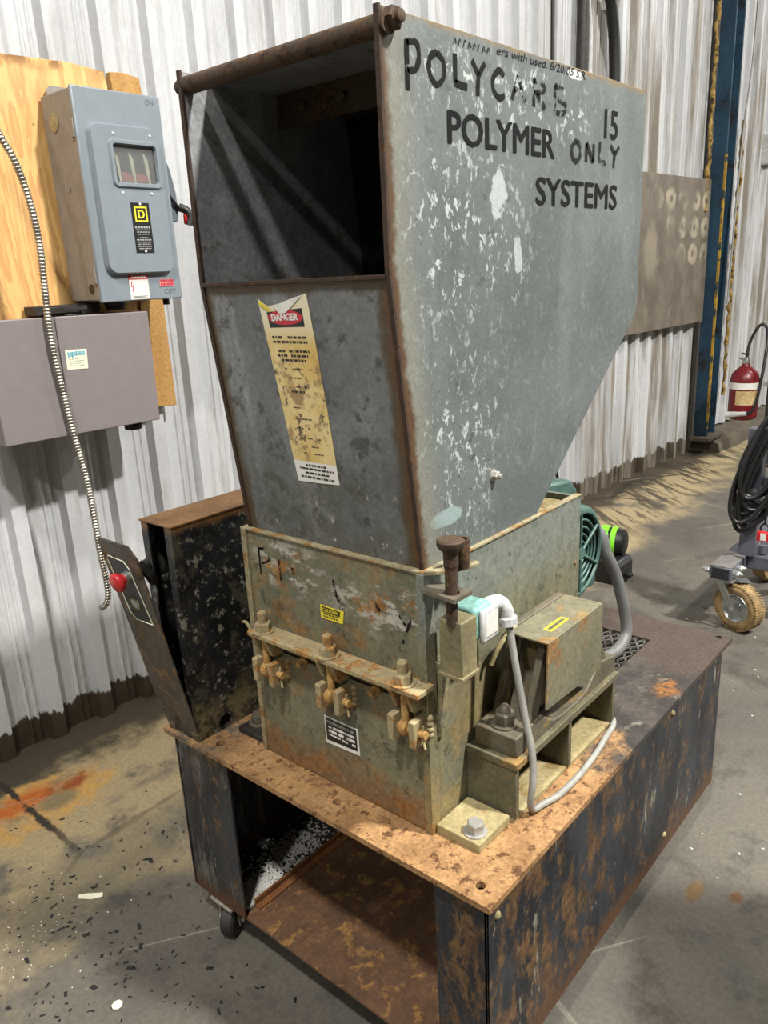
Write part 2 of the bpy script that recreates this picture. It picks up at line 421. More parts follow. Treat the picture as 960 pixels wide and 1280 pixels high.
CHF = m_chamber('chamber_front_paint', True)
CHS = m_chamber('chamber_side_paint', False)
EDGE = worn('tan_dirty_edge', '#857d62', '#989071', '#7a5a34', '#94713f', 0.50, 25, 0.7)
HINGE = worn('hinge_rust', '#978a69', '#a99a74', '#8f6236', '#ad8550', 0.50, 30, 0.75, 0.1, '#c9b98e', 0.62)
STUD = worn('rusty_stud', '#a27a42', '#b8935a', '#8a5a2c', '#c3a468', 0.5, 60, 0.7)
HBOX = worn('block_olive', '#716a4e', '#857b59', '#9a7236', '#b48a45', 0.60, 22, 0.7)

def m_carttop():
    g = G('cart_top_rust')
    rust = g.mix(g.ramp(g.noise(13, 8, 0.7), 0.36, 0.64), '#8c6a45', '#ab855a')
    rust = g.mix(g.ramp(g.noise(45, 8, 0.75), 0.53, 0.61), rust, '#5c3d25')
    rust = g.mix(g.ramp(g.noise(70, 5, 0.7), 0.66, 0.70), rust, '#c9a878')
    blk = g.mix(g.ramp(g.noise(8, 7, 0.7), 0.36, 0.64), '#393532', '#57504a')
    blk = g.mix(g.ramp(g.noise(20, 7, 0.7), 0.58, 0.68), blk, '#7c756b')
    xx = g.add(g.x, g.mul(g.sub(g.noise(4.5, 7, 0.7), 0.5), 0.85))
    f = g.ramp(xx, 0.50, 0.62)
    c = g.mix(f, rust, blk)
    brn = g.mix(g.noise(16, 7, 0.7), '#40362f', '#594c44')
    c = g.mix(g.ramp(g.add(g.x, g.mul(g.sub(g.noise(5, 6), 0.5), 0.3)), 0.92, 1.0), c, brn)
    c = g.mix(g.mul(g.blob(0.845, 0.040, 0.045, 0.028, 0.8, wob=0.9, nsc=22), g.ramp(g.noise(60, 6, 0.7), 0.38, 0.55)), c, '#85592c')
    c = g.mix(g.mul(g.ramp(g.y, 0.66, 0.80), g.ramp(g.noise(12, 7, 0.7), 0.42, 0.58)), c, '#5c564b')
    c = g.mix(g.ramp(g.z, 0.550, 0.545), c, '#453a30')
    g.bump(g.noise(60, 6, 0.7), 0.4, 0.0015)
    return g.fin(c, 0.75, 0.05, 0.3, 0.5, 120)
CTOP = m_carttop()
def m_cartside():
    g = G('cart_side_black')
    c = g.mix(g.ramp(g.noise(9, 7, 0.65, (1, 1, 0.4)), 0.38, 0.62), '#23262b', '#3a3d42')
    rust = g.mix(g.ramp(g.noise(40, 7, 0.7), 0.36, 0.64), '#4b3829', '#76593a')
    near = g.ramp(g.add(g.x, g.mul(g.sub(g.noise(3, 4), 0.5), 0.6)), 0.75, 0.30)
    k = g.sub(g.noise(21, 10, 0.76, (1, 1, 0.5), 0.1), g.mul(g.sub(1.0, near), 0.055))
    k = g.sub(k, g.mul(g.ramp(g.y, 0.5, 0.7), 0.05))
    c = g.mix(g.ramp(k, 0.475, 0.545), c, rust)
    c = g.mix(g.ramp(g.noise(26, 8, 0.75, (1, 1, 0.22)), 0.60, 0.645), c, '#8c8878')
    c = g.mix(g.ramp(g.noise(60, 7, 0.75, (1, 1, 0.3)), 0.66, 0.69), c, '#a59c86')
    c = g.mix(g.mul(g.ramp(g.noise(14, 9, 0.78, (1, 1, 0.25)), 0.50, 0.62), g.mul(g.ramp(g.y, 0.4, 0.7), 0.8)), c, '#75736a')
    zz = g.add(g.z, g.mul(g.sub(g.noise(11, 6), 0.5), 0.12))
    c = g.mix(g.ramp(zz, 0.175, 0.115), c, '#5c4029')
    g.bump(g.add(g.noise(50, 5), k), 0.35, 0.0015)
    return g.fin(c, 0.5, 0.15, 0.5, 0.5, 100)
CSIDE = m_cartside()
SHELF = worn('shelf_rust', '#5b4331', '#6f5039', '#84603a', '#9c7643', 0.53, 22, 0.8, 0.0, '#3f3128', 0.66)
SHELFB = worn('shelf_black', '#2c2a28', '#403d39', '#4b4435', '#655a44', 0.56, 12, 0.75)
ANGLE = worn('angle_rust', '#8a5a30', '#6f4628', '#59391f', '#a06e3a', 0.55, 25, 0.75)
def m_ctrl():
    g = G('control_box_black')
    c = g.mix(g.ramp(g.noise(9, 6), 0.4, 0.6), '#17181a', '#26272a')
    c = g.mix(g.ramp(g.noise(42, 8, 0.75), 0.555, 0.61), c, '#8a8778')
    c = g.mix(g.ramp(g.noise(17, 8, 0.75, (1, 1, 0.7)), 0.53, 0.62), c, '#4c483b')
    low = g.mul(g.ramp(g.z, 0.74, 0.58), g.ramp(g.noise(10, 7, 0.7), 0.45, 0.58))
    c = g.mix(low, c, '#7d7050')
    ed = g.add(g.z, g.mul(g.sub(g.noise(12, 6), 0.5), 0.05))
    c = g.mix(g.ramp(ed, 1.05, 1.072), c, '#7d5a38')
    g.bump(g.noise(60, 5), 0.3, 0.001)
    return g.fin(c, 0.45, 0.1, 0.5, 0.4, 90)
CTRL = m_ctrl()
CTRLTOP = worn('control_box_top_rust', '#7a5a3a', '#94714a', '#5a3f28', '#a98352', 0.56, 12, 0.65, 0.2)
PANEL = worn('control_panel_dark', '#46423d', '#59534c', '#5d4a36', '#80694a', 0.50, 18, 0.5, 0.2, '#8b8474', 0.62,
             extra=lambda g, c: g.mix(g.mul(g.ramp(g.z, 0.70, 0.60), g.ramp(g.noise(9, 6), 0.45, 0.55)), c, '#26282b'))
GREYP = plain('grey_enamel', '#828b91', 0.38, 0.15, 0.02)
GREYP2 = plain('grey_enamel_side', '#85817b', 0.5, 0.1, 0.06)
WIREWAY = plain('taupe_enamel', '#7c7473', 0.5, 0.1, 0.02)
def m_ply():
    g = G('plywood')
    n = g.noise(2.2, 5, 0.55, (2.2, 1, 0.45), 1.2)
    gr = g.op('FRACT', g.mul(n, 9.0))
    c = g.mix(g.ramp(gr, 0.2, 0.9), '#d9b06f', '#c4935a')
    c = g.mix(g.ramp(g.noise(60, 4, 0.6, (1, 1, 0.05)), 0.5, 0.7), c, '#c99c5e')
    c = g.mix(g.ramp(g.vor(4.5, (1, 0.3, 1)), 0.045, 0.02), c, '#6d4522')
    c = g.mix(g.mul(g.ramp(g.z, 2.19, 2.24), g.ramp(g.noise(11, 5), 0.45, 0.6)), c, '#8a6234')
    return g.fin(c, 0.6)
PLY = m_ply()
PLANK = worn('plank_wood', '#c39a5c', '#b18549', '#6b4a28', '#8a6234', 0.58, 9, 0.7, stretch=(1, 1, 0.3))
BLACK = plain('black_plastic', '#151515', 0.45, 0, 0.1)
DARKMET = plain('dark_steel', '#35322f', 0.55, 0.4, 0.15)
CHROME = plain('zinc_plated', '#b9bcba', 0.3, 0.85, 0.06)
GALV = plain('galvanised_flex', '#a39e92', 0.35, 0.8, 0.15)
DARKGAP = plain('dark_gap', '#1c1a17', 0.8, 0, 0.1)
RED = plain('red_plastic', '#c3282b', 0.35, 0, 0.05)
TEAL = plain('motor_teal', '#48655d', 0.45, 0.1, 0.1)
TEALSW = worn('switch_teal', '#86b5aa', '#79a79e', '#8d9a90', '#b4c2b8', 0.62, 25, 0.5)
WHITEPL = worn('white_fitting', '#c9cac8', '#b6b7b4', '#97938a', '#a9a59a', 0.58, 40, 0.5)
CABLE = plain('grey_cable', '#8c8b84', 0.5, 0, 0.08)
CONDUIT = plain('grey_conduit', '#636361', 0.5, 0, 0.06)
BEAR = worn('bearing_housing', '#625c4d', '#736a58', '#776745', '#857048', 0.55, 14, 0.6, 0.2)
PEDE = worn('pedestal_olive', '#5d5a47', '#6f6850', '#8a6c3e', '#9a7c49', 0.58, 12, 0.65, 0.15)
GUARD = worn('guard_olive', '#6d6a57', '#7f7a62', '#86592f', '#95794b', 0.54, 10, 0.6, 0.15, '#4e473a', 0.64)
CREAM = worn('cream_dusty_plate', '#94875f', '#a6986f', '#775b36', '#8d7145', 0.56, 16, 0.8)
BOLTW = plain('weathered_bolt', '#a9a7a0', 0.5, 0.5, 0.12)
BOLTB = plain('dull_bolt', '#6d6658', 0.55, 0.4, 0.15)
RODM = worn('rod_rust', '#42352a', '#503f2f', '#664d31', '#342a22', 0.5, 25, 0.7, 0.2)
EDGER = worn('rust_edge', '#43332a', '#382c22', '#5b4027', '#2e241c', 0.52, 25, 0.75, 0.15)

def m_ink(name, col, wear0, sc):
    """printed or brushed ink, flaked off in places"""
    g = G(name); g.fin(col, 0.8, 0.0, 0.15)
    tr = g.nt.nodes.new('ShaderNodeBsdfTransparent'); mx = g.nt.nodes.new('ShaderNodeMixShader')
    f = g.ramp(g.noise(sc, 7, 0.72), wear0+0.05, wear0-0.03)
    g.put(mx.inputs[0], f); g.nt.links.new(tr.outputs[0], mx.inputs[1]); g.nt.links.new(g.b.outputs[0], mx.inputs[2])
    g.nt.links.new(mx.outputs[0], g.nt.nodes['Material Output'].inputs['Surface'])
    return g.m
INK = m_ink('stencil_ink', '#101112', 0.63, 34)
MARKER = m_ink('marker_ink', '#141415', 0.585, 26)
FAINT = m_ink('faint_marker', '#1f2020', 0.55, 34)
WORNMK = m_ink('worn_marker', '#1c1c1d', 0.50, 55)
PRINT = plain('label_print', '#2a2824', 0.6, 0, 0.05)
LWHITE = plain('label_white', '#d6d4cc', 0.5, 0, 0.05)
LYEL = plain('label_yellow', '#d9c72e', 0.5, 0, 0.06)
LBLK = plain('label_black', '#17171a', 0.45, 0, 0.05)
LRED = plain('label_red', '#b8283a', 0.5, 0, 0.08)
LCREAM = plain('label_cream', '#d9d8bf', 0.5, 0, 0.04)

# ------------------------------------------------------------------ the setting
fl = MB().box(-7, 15, -9, 2.6, -0.12, 0.0).build('floor', FLOOR); struct(fl)
WS = -0.05
def wy(x): return 2.03+WS*x
wl = MB().hexa([(-3.2, wy(-3.2)+0.05, 0), (13, wy(13)+0.05, 0), (13, wy(13)+0.2, 0), (-3.2, wy(-3.2)+0.2, 0),
                (-3.2, wy(-3.2)+0.05, 5.2), (13, wy(13)+0.05, 5.2), (13, wy(13)+0.2, 5.2), (-3.2, wy(-3.2)+0.2, 5.2)]).build('wall_left', plain('wall_backing', '#4f4941', 0.85))
struct(wl)
PITCH = 0.186
prof = [(0.0, 0.0), (0.060, 0.0), (0.064, 0.005), (0.070, 0.005), (0.074, 0.0), (0.088, 0.0), (0.092, 0.005), (0.098, 0.005),
        (0.102, 0.0), (0.117, 0.0), (0.127, 0.037), (0.174, 0.037)]
def sheet(s0, n, z0=0.0, z1=5.0, off=0.0, pit=PITCH):
    pts = []
    for k in range(n):
        pts += [(s0+(k*PITCH+a)*pit/PITCH, d) for a, d in prof]
    pts.append((s0+n*pit+0.012, 0.0))
    vs = []
    zs = [z0, 0.6, 1.6, z1]
    for z in zs: vs += [(s, wy(s)+0.025-d-off, z) for s, d in pts]
    m = len(pts)
    fs = [(r*m+i, r*m+i+1, (r+1)*m+i+1, (r+1)*m+i) for r in range(len(zs)-1) for i in range(m-1)]
    o = MB().raw(vs, fs).build('corrugated_sheet', WALL, wl)
    o.modifiers.new('solid', 'SOLIDIFY').thickness = 0.0012
    return o
s = -2.9; k = 0
while s < 5.6:
    n = 5 if s+5*PITCH < 5.72 else max(1, int((5.75-s)/PITCH))
    sheet(s, n, 0.0, 5.0, 0.002*(k % 2)); s += n*PITCH; k += 1
s = 6.32
for k in range(6): sheet(s, 5, 0.12, 5.0, 0.002*(k % 2)); s += 5*PITCH
# end wall of the hall, far beyond the column
bw = MB(); pts_ = []; yv = -9.0
while yv < 1.3: pts_ += [(yv, 0), (yv+0.20, 0), (yv+0.22, 0.03), (yv+0.28, 0.03)]; yv += 0.30
for zz_ in (0.0, 5.2): bw.v += [(13.0-d, y, zz_) for y, d in pts_]
bw.f += [(i, i+1, len(pts_)+i+1, len(pts_)+i) for i in range(len(pts_)-1)]
struct(bw.build('wall_back', WALL)).modifiers.new('solid', 'SOLIDIFY').thickness = 0.0012
# dirty kerb along the wall foot, near bay and beyond the column
KERB = worn('kerb_dirt', '#4a4236', '#5e5546', '#3b342a', '#6b6150', 0.55, 9, 0.9, bump=0.5)
def kerb(x0, x1, dep, h, name):
    b = MB(); rs = []; n = int((x1-x0)/0.09)
    for i in range(n+1):
        x = x0+(x1-x0)*i/n; j = random.uniform(-0.02, 0.02); y = wy(x)
        hh = h*random.uniform(0.85, 1.1)
        rs.append([(x, y+0.06, 0), (x, y-dep+j, 0), (x, y-dep+0.025+j, hh*0.75), (x, y-dep*0.6+j, hh), (x, y+0.06, hh)])
    b.rings(rs)
    return struct(b.build(name, KERB, None, smooth=60))
kerb(5.78, 9.5, 0.24, 0.11, 'trim_2')

# ------------------------------------------------------------------ blue steel column
BLUE = worn('column_blue', '#1c3647', '#24465a', '#2b2a28', '#141a20', 0.56, 5, 0.55, 0.2, '#8a7426', 0.74)
YELL = worn('column_yellow_edge', '#a98526', '#8f701f', '#1f3340', '#3a3a2a', 0.48, 14, 0.6)
FOAM = worn('foam_edge', '#8a6f3a', '#a3874c', '#4d3a1c', '#2e2414', 0.5, 25, 0.9)
ct = thing('steel_column', 'dark blue steel column with worn yellow front edge against the corrugated wall', 'column', (5.85, 1.6, 0.11))
cx0, cx1, cy0, cy1 = 5.74, 5.94, 1.60, 1.71
MB().box(cx0, cx0+0.016, cy0, cy1, 0.11, 5.0).build('flange', BLUE, ct, 0.003)
MB().box(cx1-0.016, cx1, cy0, cy1, 0.11, 5.0).build('flange', BLUE, ct, 0.003)
MB().box(cx0+0.016, cx1-0.016, (cy0+cy1)/2-0.006, (cy0+cy1)/2+0.006, 0.11, 5.0).build('web', BLUE, ct)
MB().box(cx0-0.003, cx0+0.019, cy0-0.004, cy0+0.012, 0.2, 2.3).build('painted_edge', YELL, ct)['label'] = 'chipped yellow paint along the column edge'
MB().box(cx0-0.08, cx1+0.05, cy0-0.05, cy1, 0.105, 0.135).build('base_plate', KERB, ct, 0.004)
def foam(x, y, z0, z1, nm, lab):
    P = []; z = z0
    while z < z1: P.append((x+random.uniform(-.012, .012), y+random.uniform(-.01, .01), z)); z += 0.05
    o = MB().tube(P, lambda t: 0.014+0.007*math.sin(t*97)*math.sin(t*41), 7, 2).build(nm, FOAM, None, smooth=80)
    return tag(o, lab, 'foam strip')
foam(5.62, 1.69, 1.9, 4.3, 'foam_strip', 'brown expanded foam strip sealing the sheet edge before the blue column')
foam(6.30, 1.67, 0.4, 2.6, 'foam_strip', 'brown ragged foam strip on the sheet edge behind the blue column')
o = MB().tube([(5.98, 1.53, 4.0), (5.96, 1.53, 3.0), (5.90, 1.54, 2.5), (5.86, 1.54, 2.0), (5.84, 1.545, 1.2)], 0.007, 8).build('thin_wire', CABLE, None, smooth=60)
tag(o, 'thin pale wire slanting down the blue column', 'wire')

# steel sheet with ghost rings leaning on the wall
def m_ring():
    g = G('ring_stained_board')
    c = g.mix(g.ramp(g.noise(6, 7, 0.65), 0.36, 0.64), '#625a4e', '#756c5f')
    c = g.mix(g.mul(g.ramp(g.noise(12, 7, 0.7, (1, 1, 0.3)), 0.54, 0.66), 0.7), c, '#857d6f')
    px = g.sub(g.op('FRACT', g.mul(g.sub(g.x, 4.48), 1/0.21)), 0.5)
    pz = g.sub(g.op('FRACT', g.mul(g.sub(g.z, 1.50), 1/0.19)), 0.5)
    d = g.op('SQRT', g.add(g.mul(px, px), g.mul(pz, pz)))
    d = g.add(d, g.mul(g.sub(g.noise(24, 5, 0.7), 0.5), 0.2))
    ring = g.mul(g.ramp(d, 0.44, 0.36), g.ramp(d, 0.08, 0.16))
    zone = g.mul(g.ramp(g.z, 1.46, 1.54), g.mul(g.ramp(g.z, 2.12, 2.0), g.mul(g.ramp(g.x, 4.75, 4.95), g.ramp(g.x, 5.72, 5.6))))
    c = g.mix(g.mul(g.mul(ring, zone), g.ramp(g.noise(3.2, 3), 0.36, 0.56)), c, '#a59b86')
    c = g.mix(g.mul(g.blob(4.72, 1.62, 0.09, 0.2, 0.7, 'xz', 0.5), 0.6), c, '#968d7a')
    return g.fin(c, 0.5, 0.2)
bt = MB().hexa([(4.30, wy(4.3)-0.062, 1.075), (5.70, wy(5.7)-0.062, 1.075), (5.70, wy(5.7)-0.045, 1.075), (4.30, wy(4.3)-0.045, 1.075),
                (4.30, wy(4.3)-0.062, 2.13), (5.70, wy(5.7)-0.062, 2.13), (5.70, wy(5.7)-0.045, 2.13), (4.30, wy(4.3)-0.045, 2.13)]).build('wall_board', m_ring(), None, 0.002)
tag(bt, 'brown-grey board with pale ring marks fixed to the corrugated wall', 'board')

# cables running up the wall above the hopper
tag(MB().tube([(3.42, wy(3.42)-0.05, 4.9), (3.43, wy(3.43)-0.05, 3.3), (3.44, wy(3.44)-0.05, 2.6), (3.45, wy(3.45)-0.05, 1.2), (3.5, wy(3.5)-0.06, 0.4), (3.58, wy(3.5)-0.12, 0.01)], 0.011, 8).build('wall_cable', BLACK, None, smooth=60),
    'thin black cable hanging down the wall behind the hopper', 'cable')
tag(MB().tube([(3.72, wy(3.72)-0.06, 4.9), (3.74, wy(3.74)-0.06, 3.6), (3.73, wy(3.73)-0.06, 2.2), (3.73, wy(3.73)-0.06, 1.6)], 0.034, 10).build('wall_pipe', DARKMET, None, smooth=60),
    'dark vertical pipe on the wall between two cables', 'pipe')
tag(MB().tube([(3.80, wy(3.8)-0.055, 4.9), (3.79, wy(3.8)-0.055, 3.2), (3.84, wy(3.8)-0.055, 2.8), (3.82, wy(3.8)-0.055, 2.2), (3.83, wy(3.8)-0.055, 1.6)], 0.014, 8).build('wall_cable', WHITEPL, None, smooth=60),
    'pale cable beside the dark wall pipe', 'cable')
tag(MB().tube([(3.93, wy(3.9)-0.07, 4.9), (3.96, wy(3.9)-0.07, 3.3), (4.05, wy(4)-0.07, 3.0), (4.11, wy(4)-0.07, 2.75), (4.13, wy(4)-0.07, 2.3), (4.13, wy(4)-0.07, 1.6)], 0.034, 10).build('wall_hose', BLACK, None, smooth=60),
    'thick black hose bending down the corrugated wall', 'hose')
wb = thing('wall_outlet_box', 'small white box on the corrugated wall beyond the blue column', 'outlet box', (7.05, 1.7, 2.4))
MB().box(6.94, 7.14, 1.63, 1.72, 2.31, 2.56).build('body', WHITEPL, wb, 0.01)
MB().box(7.0, 7.08, 1.622, 1.63, 2.44, 2.52).build('cover', LWHITE, wb, 0.004)

# ------------------------------------------------------------------ plywood, plank, switch box, wireway, flex
PB = [(-0.35, 2.235), (0.20, 2.232), (0.62, 2.245), (0.735, 2.235), (0.742, 2.19), (0.748, 1.30), (-0.35, 1.30)]
b = MB().prism(PB, 'y', 1.945, 1.965)
tag(b.build('plywood_board', PLY, None, 0.0015), 'yellowish plywood sheet with knots behind the grey switch box', 'plywood')
b = MB().prism([(0.752, 2.235), (0.80, 2.24), (0.862, 2.232), (0.868, 2.18), (0.848, 1.45), (0.850, 1.128), (0.750, 1.135), (0.752, 1.8), (0.756, 2.19)], 'y', 1.938, 1.965)
tag(b.build('wood_plank', PLANK, None, 0.002), 'narrow vertical wood plank with split dark top beside the plywood', 'plank')

dt = thing('disconnect_switch', 'grey enamelled fused disconnect switch with viewing window and yellow square logo', 'switch box', (0.645, 1.85, 1.517))
x0, x1, z0, z1 = 0.492, 0.797, 1.517, 2.135
MB().box(x0+0.004, x1-0.004, 1.762, 1.935, z0+0.006, z1-0.004).build('body', GREYP2, dt, 0.004)
# door: flange sheet with lip
dr = MB().box(x0, x1, 1.748, 1.762, z0, z1).build('door', GREYP, dt, 0.004)
# raised embossed panel with a window hole
def rrect(a0, a1, c0, c1, r, n=5):
    P = []
    for (cx, cz, s0) in ((a1-r, c1-r, 0), (a0+r, c1-r, 90), (a0+r, c0+r, 180), (a1-r, c0+r, 270)):
        P += [(cx+r*math.cos(R(s0+90*i/n)), cz+r*math.sin(R(s0+90*i/n))) for i in range(n+1)]
    return P
def ringplate(outer_back, outer_front, inner_front, inner_back, yb, yf, yib):
    b = MB()
    A = [(x, yb, z) for x, z in outer_back]; B = [(x, yf, z) for x, z in outer_front]
    Cc = [(x, yf, z) for x, z in inner_front]; D = [(x, yib, z) for x, z in inner_back]
    b.rings([A, B, Cc, D], cap=False); return b
px0, px1, pz0, pz1 = 0.527, 0.763, 1.605, 2.033
wx0, wx1, wz0, wz1 = 0.593, 0.740, 1.872, 1.980
b = ringplate(rrect(px0-0.008, px1+0.008, pz0-0.008, pz1+0.008, 0.034), rrect(px0, px1, pz0, pz1, 0.028), rrect(wx0-0.008, wx1+0.008, wz0-0.008, wz1+0.008, 0.014), rrect(wx0, wx1, wz0, wz1, 0.010), 1.7485, 1.728, 1.7285)
b.build('raised_panel', GREYP, dr, smooth=50)
b = ringplate(rrect(wx0-0.016, wx1+0.016, wz0-0.016, wz1+0.016, 0.018), rrect(wx0-0.012, wx1+0.012, wz0-0.012, wz1+0.012, 0.016), rrect(wx0-0.003, wx1+0.003, wz0-0.003, wz1+0.003, 0.010), rrect(wx0, wx1, wz0, wz1, 0.008), 1.7285, 1.721, 1.732)
b.build('window_rim', GREYP, dr, smooth=50)
gl = G('switch_window_glass'); gl.fin((0.9, 0.92, 0.9, 1), 0.08); gl.b.inputs['Transmission Weight'].default_value = 0.9
MB().box(wx0-0.004, wx1+0.004, 1.7345, 1.7365, wz0-0.004, wz1+0.004).build('window_pane', gl.m, dr)
MB().box(wx0-0.006, wx1+0.006, 1.746, 1.7478, wz0-0.006, wz1+0.006).build('dark_backing', BLACK, dr)  # black sheet paints in the shade of the interior behind the window
for q in range(3):
    xx = wx0+0.018+q*0.052
    b = MB().prism([(xx, wz0), (xx+0.006, wz0), (xx+0.004, wz0+0.07), (xx-0.006, wz0+0.085), (xx-0.012, wz0+0.09)], 'y', 1.739, 1.746)
    b.build('fuse_barrier', LCREAM, dr)
FUSE = plain('fuse_red', '#a4483c', 0.5)
for q in range(2):
    xx = wx0+0.034+q*0.054
    MB().prism([(xx-0.010, wz0+0.004), (xx+0.036, wz0+0.002), (xx+0.034, wz0+0.022), (xx+0.012, wz0+0.032), (xx-0.010, wz0+0.030)], 'y', 1.740, 1.746).build('fuse', FUSE, dr, 0.002)
# name plate with the square logo
def onY(y): return lambda a, c: Vector((a, y, c))
npl = MB().prism([(0.628, 1.814), (0.694, 1.814), (0.694, 1.664), (0.628, 1.664)], 'y', 1.7265, 1.7285).build('name_plate', LBLK, dr)
def frame(x0, x1, z0, z1, t, y):
    return [((x0, z0), (x1, z0+t)), ((x0, z1-t), (x1, z1)), ((x0, z0+t), (x0+t, z1-t)), ((x1-t, z0+t), (x1, z1-t))]
b = MB()
for (a, c), (a2, c2) in frame(0.638, 0.684, 1.757, 1.803, 0.005, 0): b.box(a, a2, 1.7255, 1.7264, c, c2)
b.build('logo_square', LYEL, dr)
text_part('logo_letter', 'D', (0.649, 1.7255, 1.768), (1, 0, 0), (0, 0, 1), 0.025, 0.024, LYEL, dr, 0, thick=0.0015)
b = MB()
zz = 1.744
for wd, hh in ((0.056, 0.006), (0.05, 0.003), (0.046, 0.003), (0.04, 0.003), (0, 0), (0.03, 0.003), (0.054, 0.004), (0.05, 0.003), (0.048, 0.003), (0.05, 0.003), (0.044, 0.003)):
    if wd:
        x = 0.661-wd/2
        while x < 0.661+wd/2:
            l = random.uniform(0.003, 0.010); b.box(x, min(x+l, 0.661+wd/2), 1.7258, 1.7264, zz-hh, zz); x += l+0.0022
    zz -= hh+0.0035
b.build('fine_print', plain('print_silver', '#9a9a98', 0.5, 0, 0.05), dr)
for (x, z) in ((0.60, 2.01), (0.73, 2.013), (0.607, 1.842), (0.712, 1.842), (0.661, 1.81), (0.661, 1.668)):
    MB().lathe([(0, 0.004), (0.002, 0.004), (0.003, 0.002)], (x, 1.728 if z > 1.9 or z > 1.83 else 1.726, z), (0, -1, 0), 10).build('rivet', LWHITE, dr)
ds = MB().box(0.597, 0.668, 1.7455, 1.7477, 1.521, 1.598).build('danger_sticker', LWHITE, dr)
MB().box(0.597, 0.668, 1.7448, 1.7454, 1.583, 1.598).build('danger_band', LRED, dr)
text_part('danger_text', 'DANGER', (0.607, 1.7445, 1.586), (1, 0, 0), (0, 0, 1), 0.055, 0.009, LWHITE, dr, 0, thick=0.0006)
strokes('bolt_symbol', [[(0.607, 1.578), (0.604, 1.562), (0.612, 1.564), (0.606, 1.546)]], 0.0035, onY(1.7450), LRED, dr)
b = MB()
for i in range(3): b.box(0.605, 0.660-0.01*(i % 2), 1.7450, 1.7454, 1.524+i*0.003, 1.5252+i*0.003)
b.build('sticker_print', PRINT, dr)
MB().box(0.712, 0.768, 1.7462, 1.7477, 1.557, 1.580).build('red_sticker', plain('pale_red', '#c98a86', 0.5), dr)
b = MB()
for rr in range(2):
    x = 0.715
    while x < 0.764:
        l = random.uniform(0.004, 0.009); b.box(x, min(x+l, 0.766), 1.7456, 1.7461, 1.560+rr*0.011, 1.568+rr*0.011); x += l+0.002
b.build('red_sticker_print', LRED, dr)
EMB = plain('embossed_grey', '#6d757c', 0.4, 0.15, 0.05)
text_part('embossed_on', 'ON', (0.742, 1.7470, 2.106), (1, 0, 0), (0, 0, 1), 0.03, 0.017, EMB, dr, 0.0)
text_part('embossed_off', 'OFF', (0.728, 1.7470, 1.533), (1, 0, 0), (0, 0, 1), 0.045, 0.017, EMB, dr, 0.0)
# side details: knockout, hinges, mounting lug, handle
MB().lathe([(0, 0.028), (0.002, 0.028), (0.003, 0.024)], (x0+0.004, 1.875, 2.05), (-1, 0, 0), 20).build('knockout', CREAM, dt, smooth=40)
MB().lathe([(0, 0.011), (0.002, 0.011)], (x0+0.004, 1.845, 1.86), (-1, 0, 0), 14).build('knockout', GREYP2, dt, smooth=40)
MB().lathe([(0, 0.015), (0.002, 0.015)], (x0+0.004, 1.80, 1.560), (-1, 0, 0), 14).build('painted_hole', BLACK, dt, smooth=40)  # black disc: the dark of an open knockout painted on the solid body
for z in (2.02, 1.60): MB().box(x0-0.004, x0+0.004, 1.757, 1.775, z-0.025, z+0.025).build('hinge', GREYP2, dt, 0.001)
b = MB().prism([(0.515, 2.12), (0.585, 2.12), (0.585, 2.15), (0.572, 2.165), (0.528, 2.165), (0.515, 2.15)], 'y', 1.925, 1.932)
b.build('mounting_lug', GREYP2, dt, 0.001)
hd = MB().prism([(x1-0.002, 2.005), (0.822, 1.985), (0.845, 1.93), (0.858, 1.86), (0.860, 1.80), (0.852, 1.765), (x1-0.002, 1.765)], 'y', 1.80, 1.85)
hd = hd.build('handle_housing', EMB, dt, 0.004)
lv = MB().tube([(0.815, 1.795, 1.86), (0.836, 1.79, 1.83), (0.855, 1.79, 1.81), (0.868, 1.785, 1.80)], 0.006, 8).build('handle_lever', BLACK, dt, smooth=60)
MB().tube([(0.858, 1.795, 1.812), (0.878, 1.78, 1.80), (0.885, 1.775, 1.775), (0.88, 1.775, 1.755)], 0.014, 10).build('handle_grip', BLACK, lv, smooth=60)
MB().lathe([(0, 0.008), (0.03, 0.012), (0.034, 0.008)], (0.872, 1.78, 1.79), (0.2, 0.1, -1), 12).build('handle_tip', RED, lv, smooth=60)
MB().cyl((0.765, 1.80, z0+0.006), (0.765, 1.80, z0-0.02), 0.011, 14).build('latch_stub', BLACK, dt, smooth=40)
MB().lathe([(0, 0.034), (0.02, 0.034), (0.022, 0.030), (0.032, 0.030)], (0.60, 1.85, z0+0.006), (0, 0, -1), 20).build('conduit_hub', DARKMET, dt, smooth=40)

wt = thing('wireway_box', 'long taupe metal wireway box with small sticker under the switch', 'junction box', (0.38, 1.85, 1.125))
MB().box(0.115, 0.648, 1.764, 1.935, 1.128, 1.482).build('body', WIREWAY, wt, 0.003)
c1 = MB().prism([(0.115, 1.128), (0.325, 1.126), (0.328, 1.486), (0.115, 1.488)], 'y', 1.748, 1.764).build('cover', WIREWAY, wt, 0.003)
c2 = MB().prism([(0.328, 1.126), (0.648, 1.122), (0.654, 1.482), (0.331, 1.486)], 'y', 1.750, 1.764).build('cover', WIREWAY, wt, 0.003)
MB().box(0.375, 0.415, 1.752, 1.775, 1.478, 1.490).build('latch', BLACK, wt, 0.002)
MB().prism([(0.346, 1.386), (0.417, 1.383), (0.413, 1.323), (0.344, 1.327)], 'y', 1.7485, 1.7498).build('sticker', LCREAM, wt)
st = MB()
for q in range(9): 
    x = 0.352+q*0.0065; st.box(x, x+0.005, 1.7478, 1.7484, 1.368-random.random()*0.006, 1.380-random.random()*0.003)
st.build('sticker_logo', plain('sticker_blue', '#5d9db0', 0.5), wt)
st = MB()
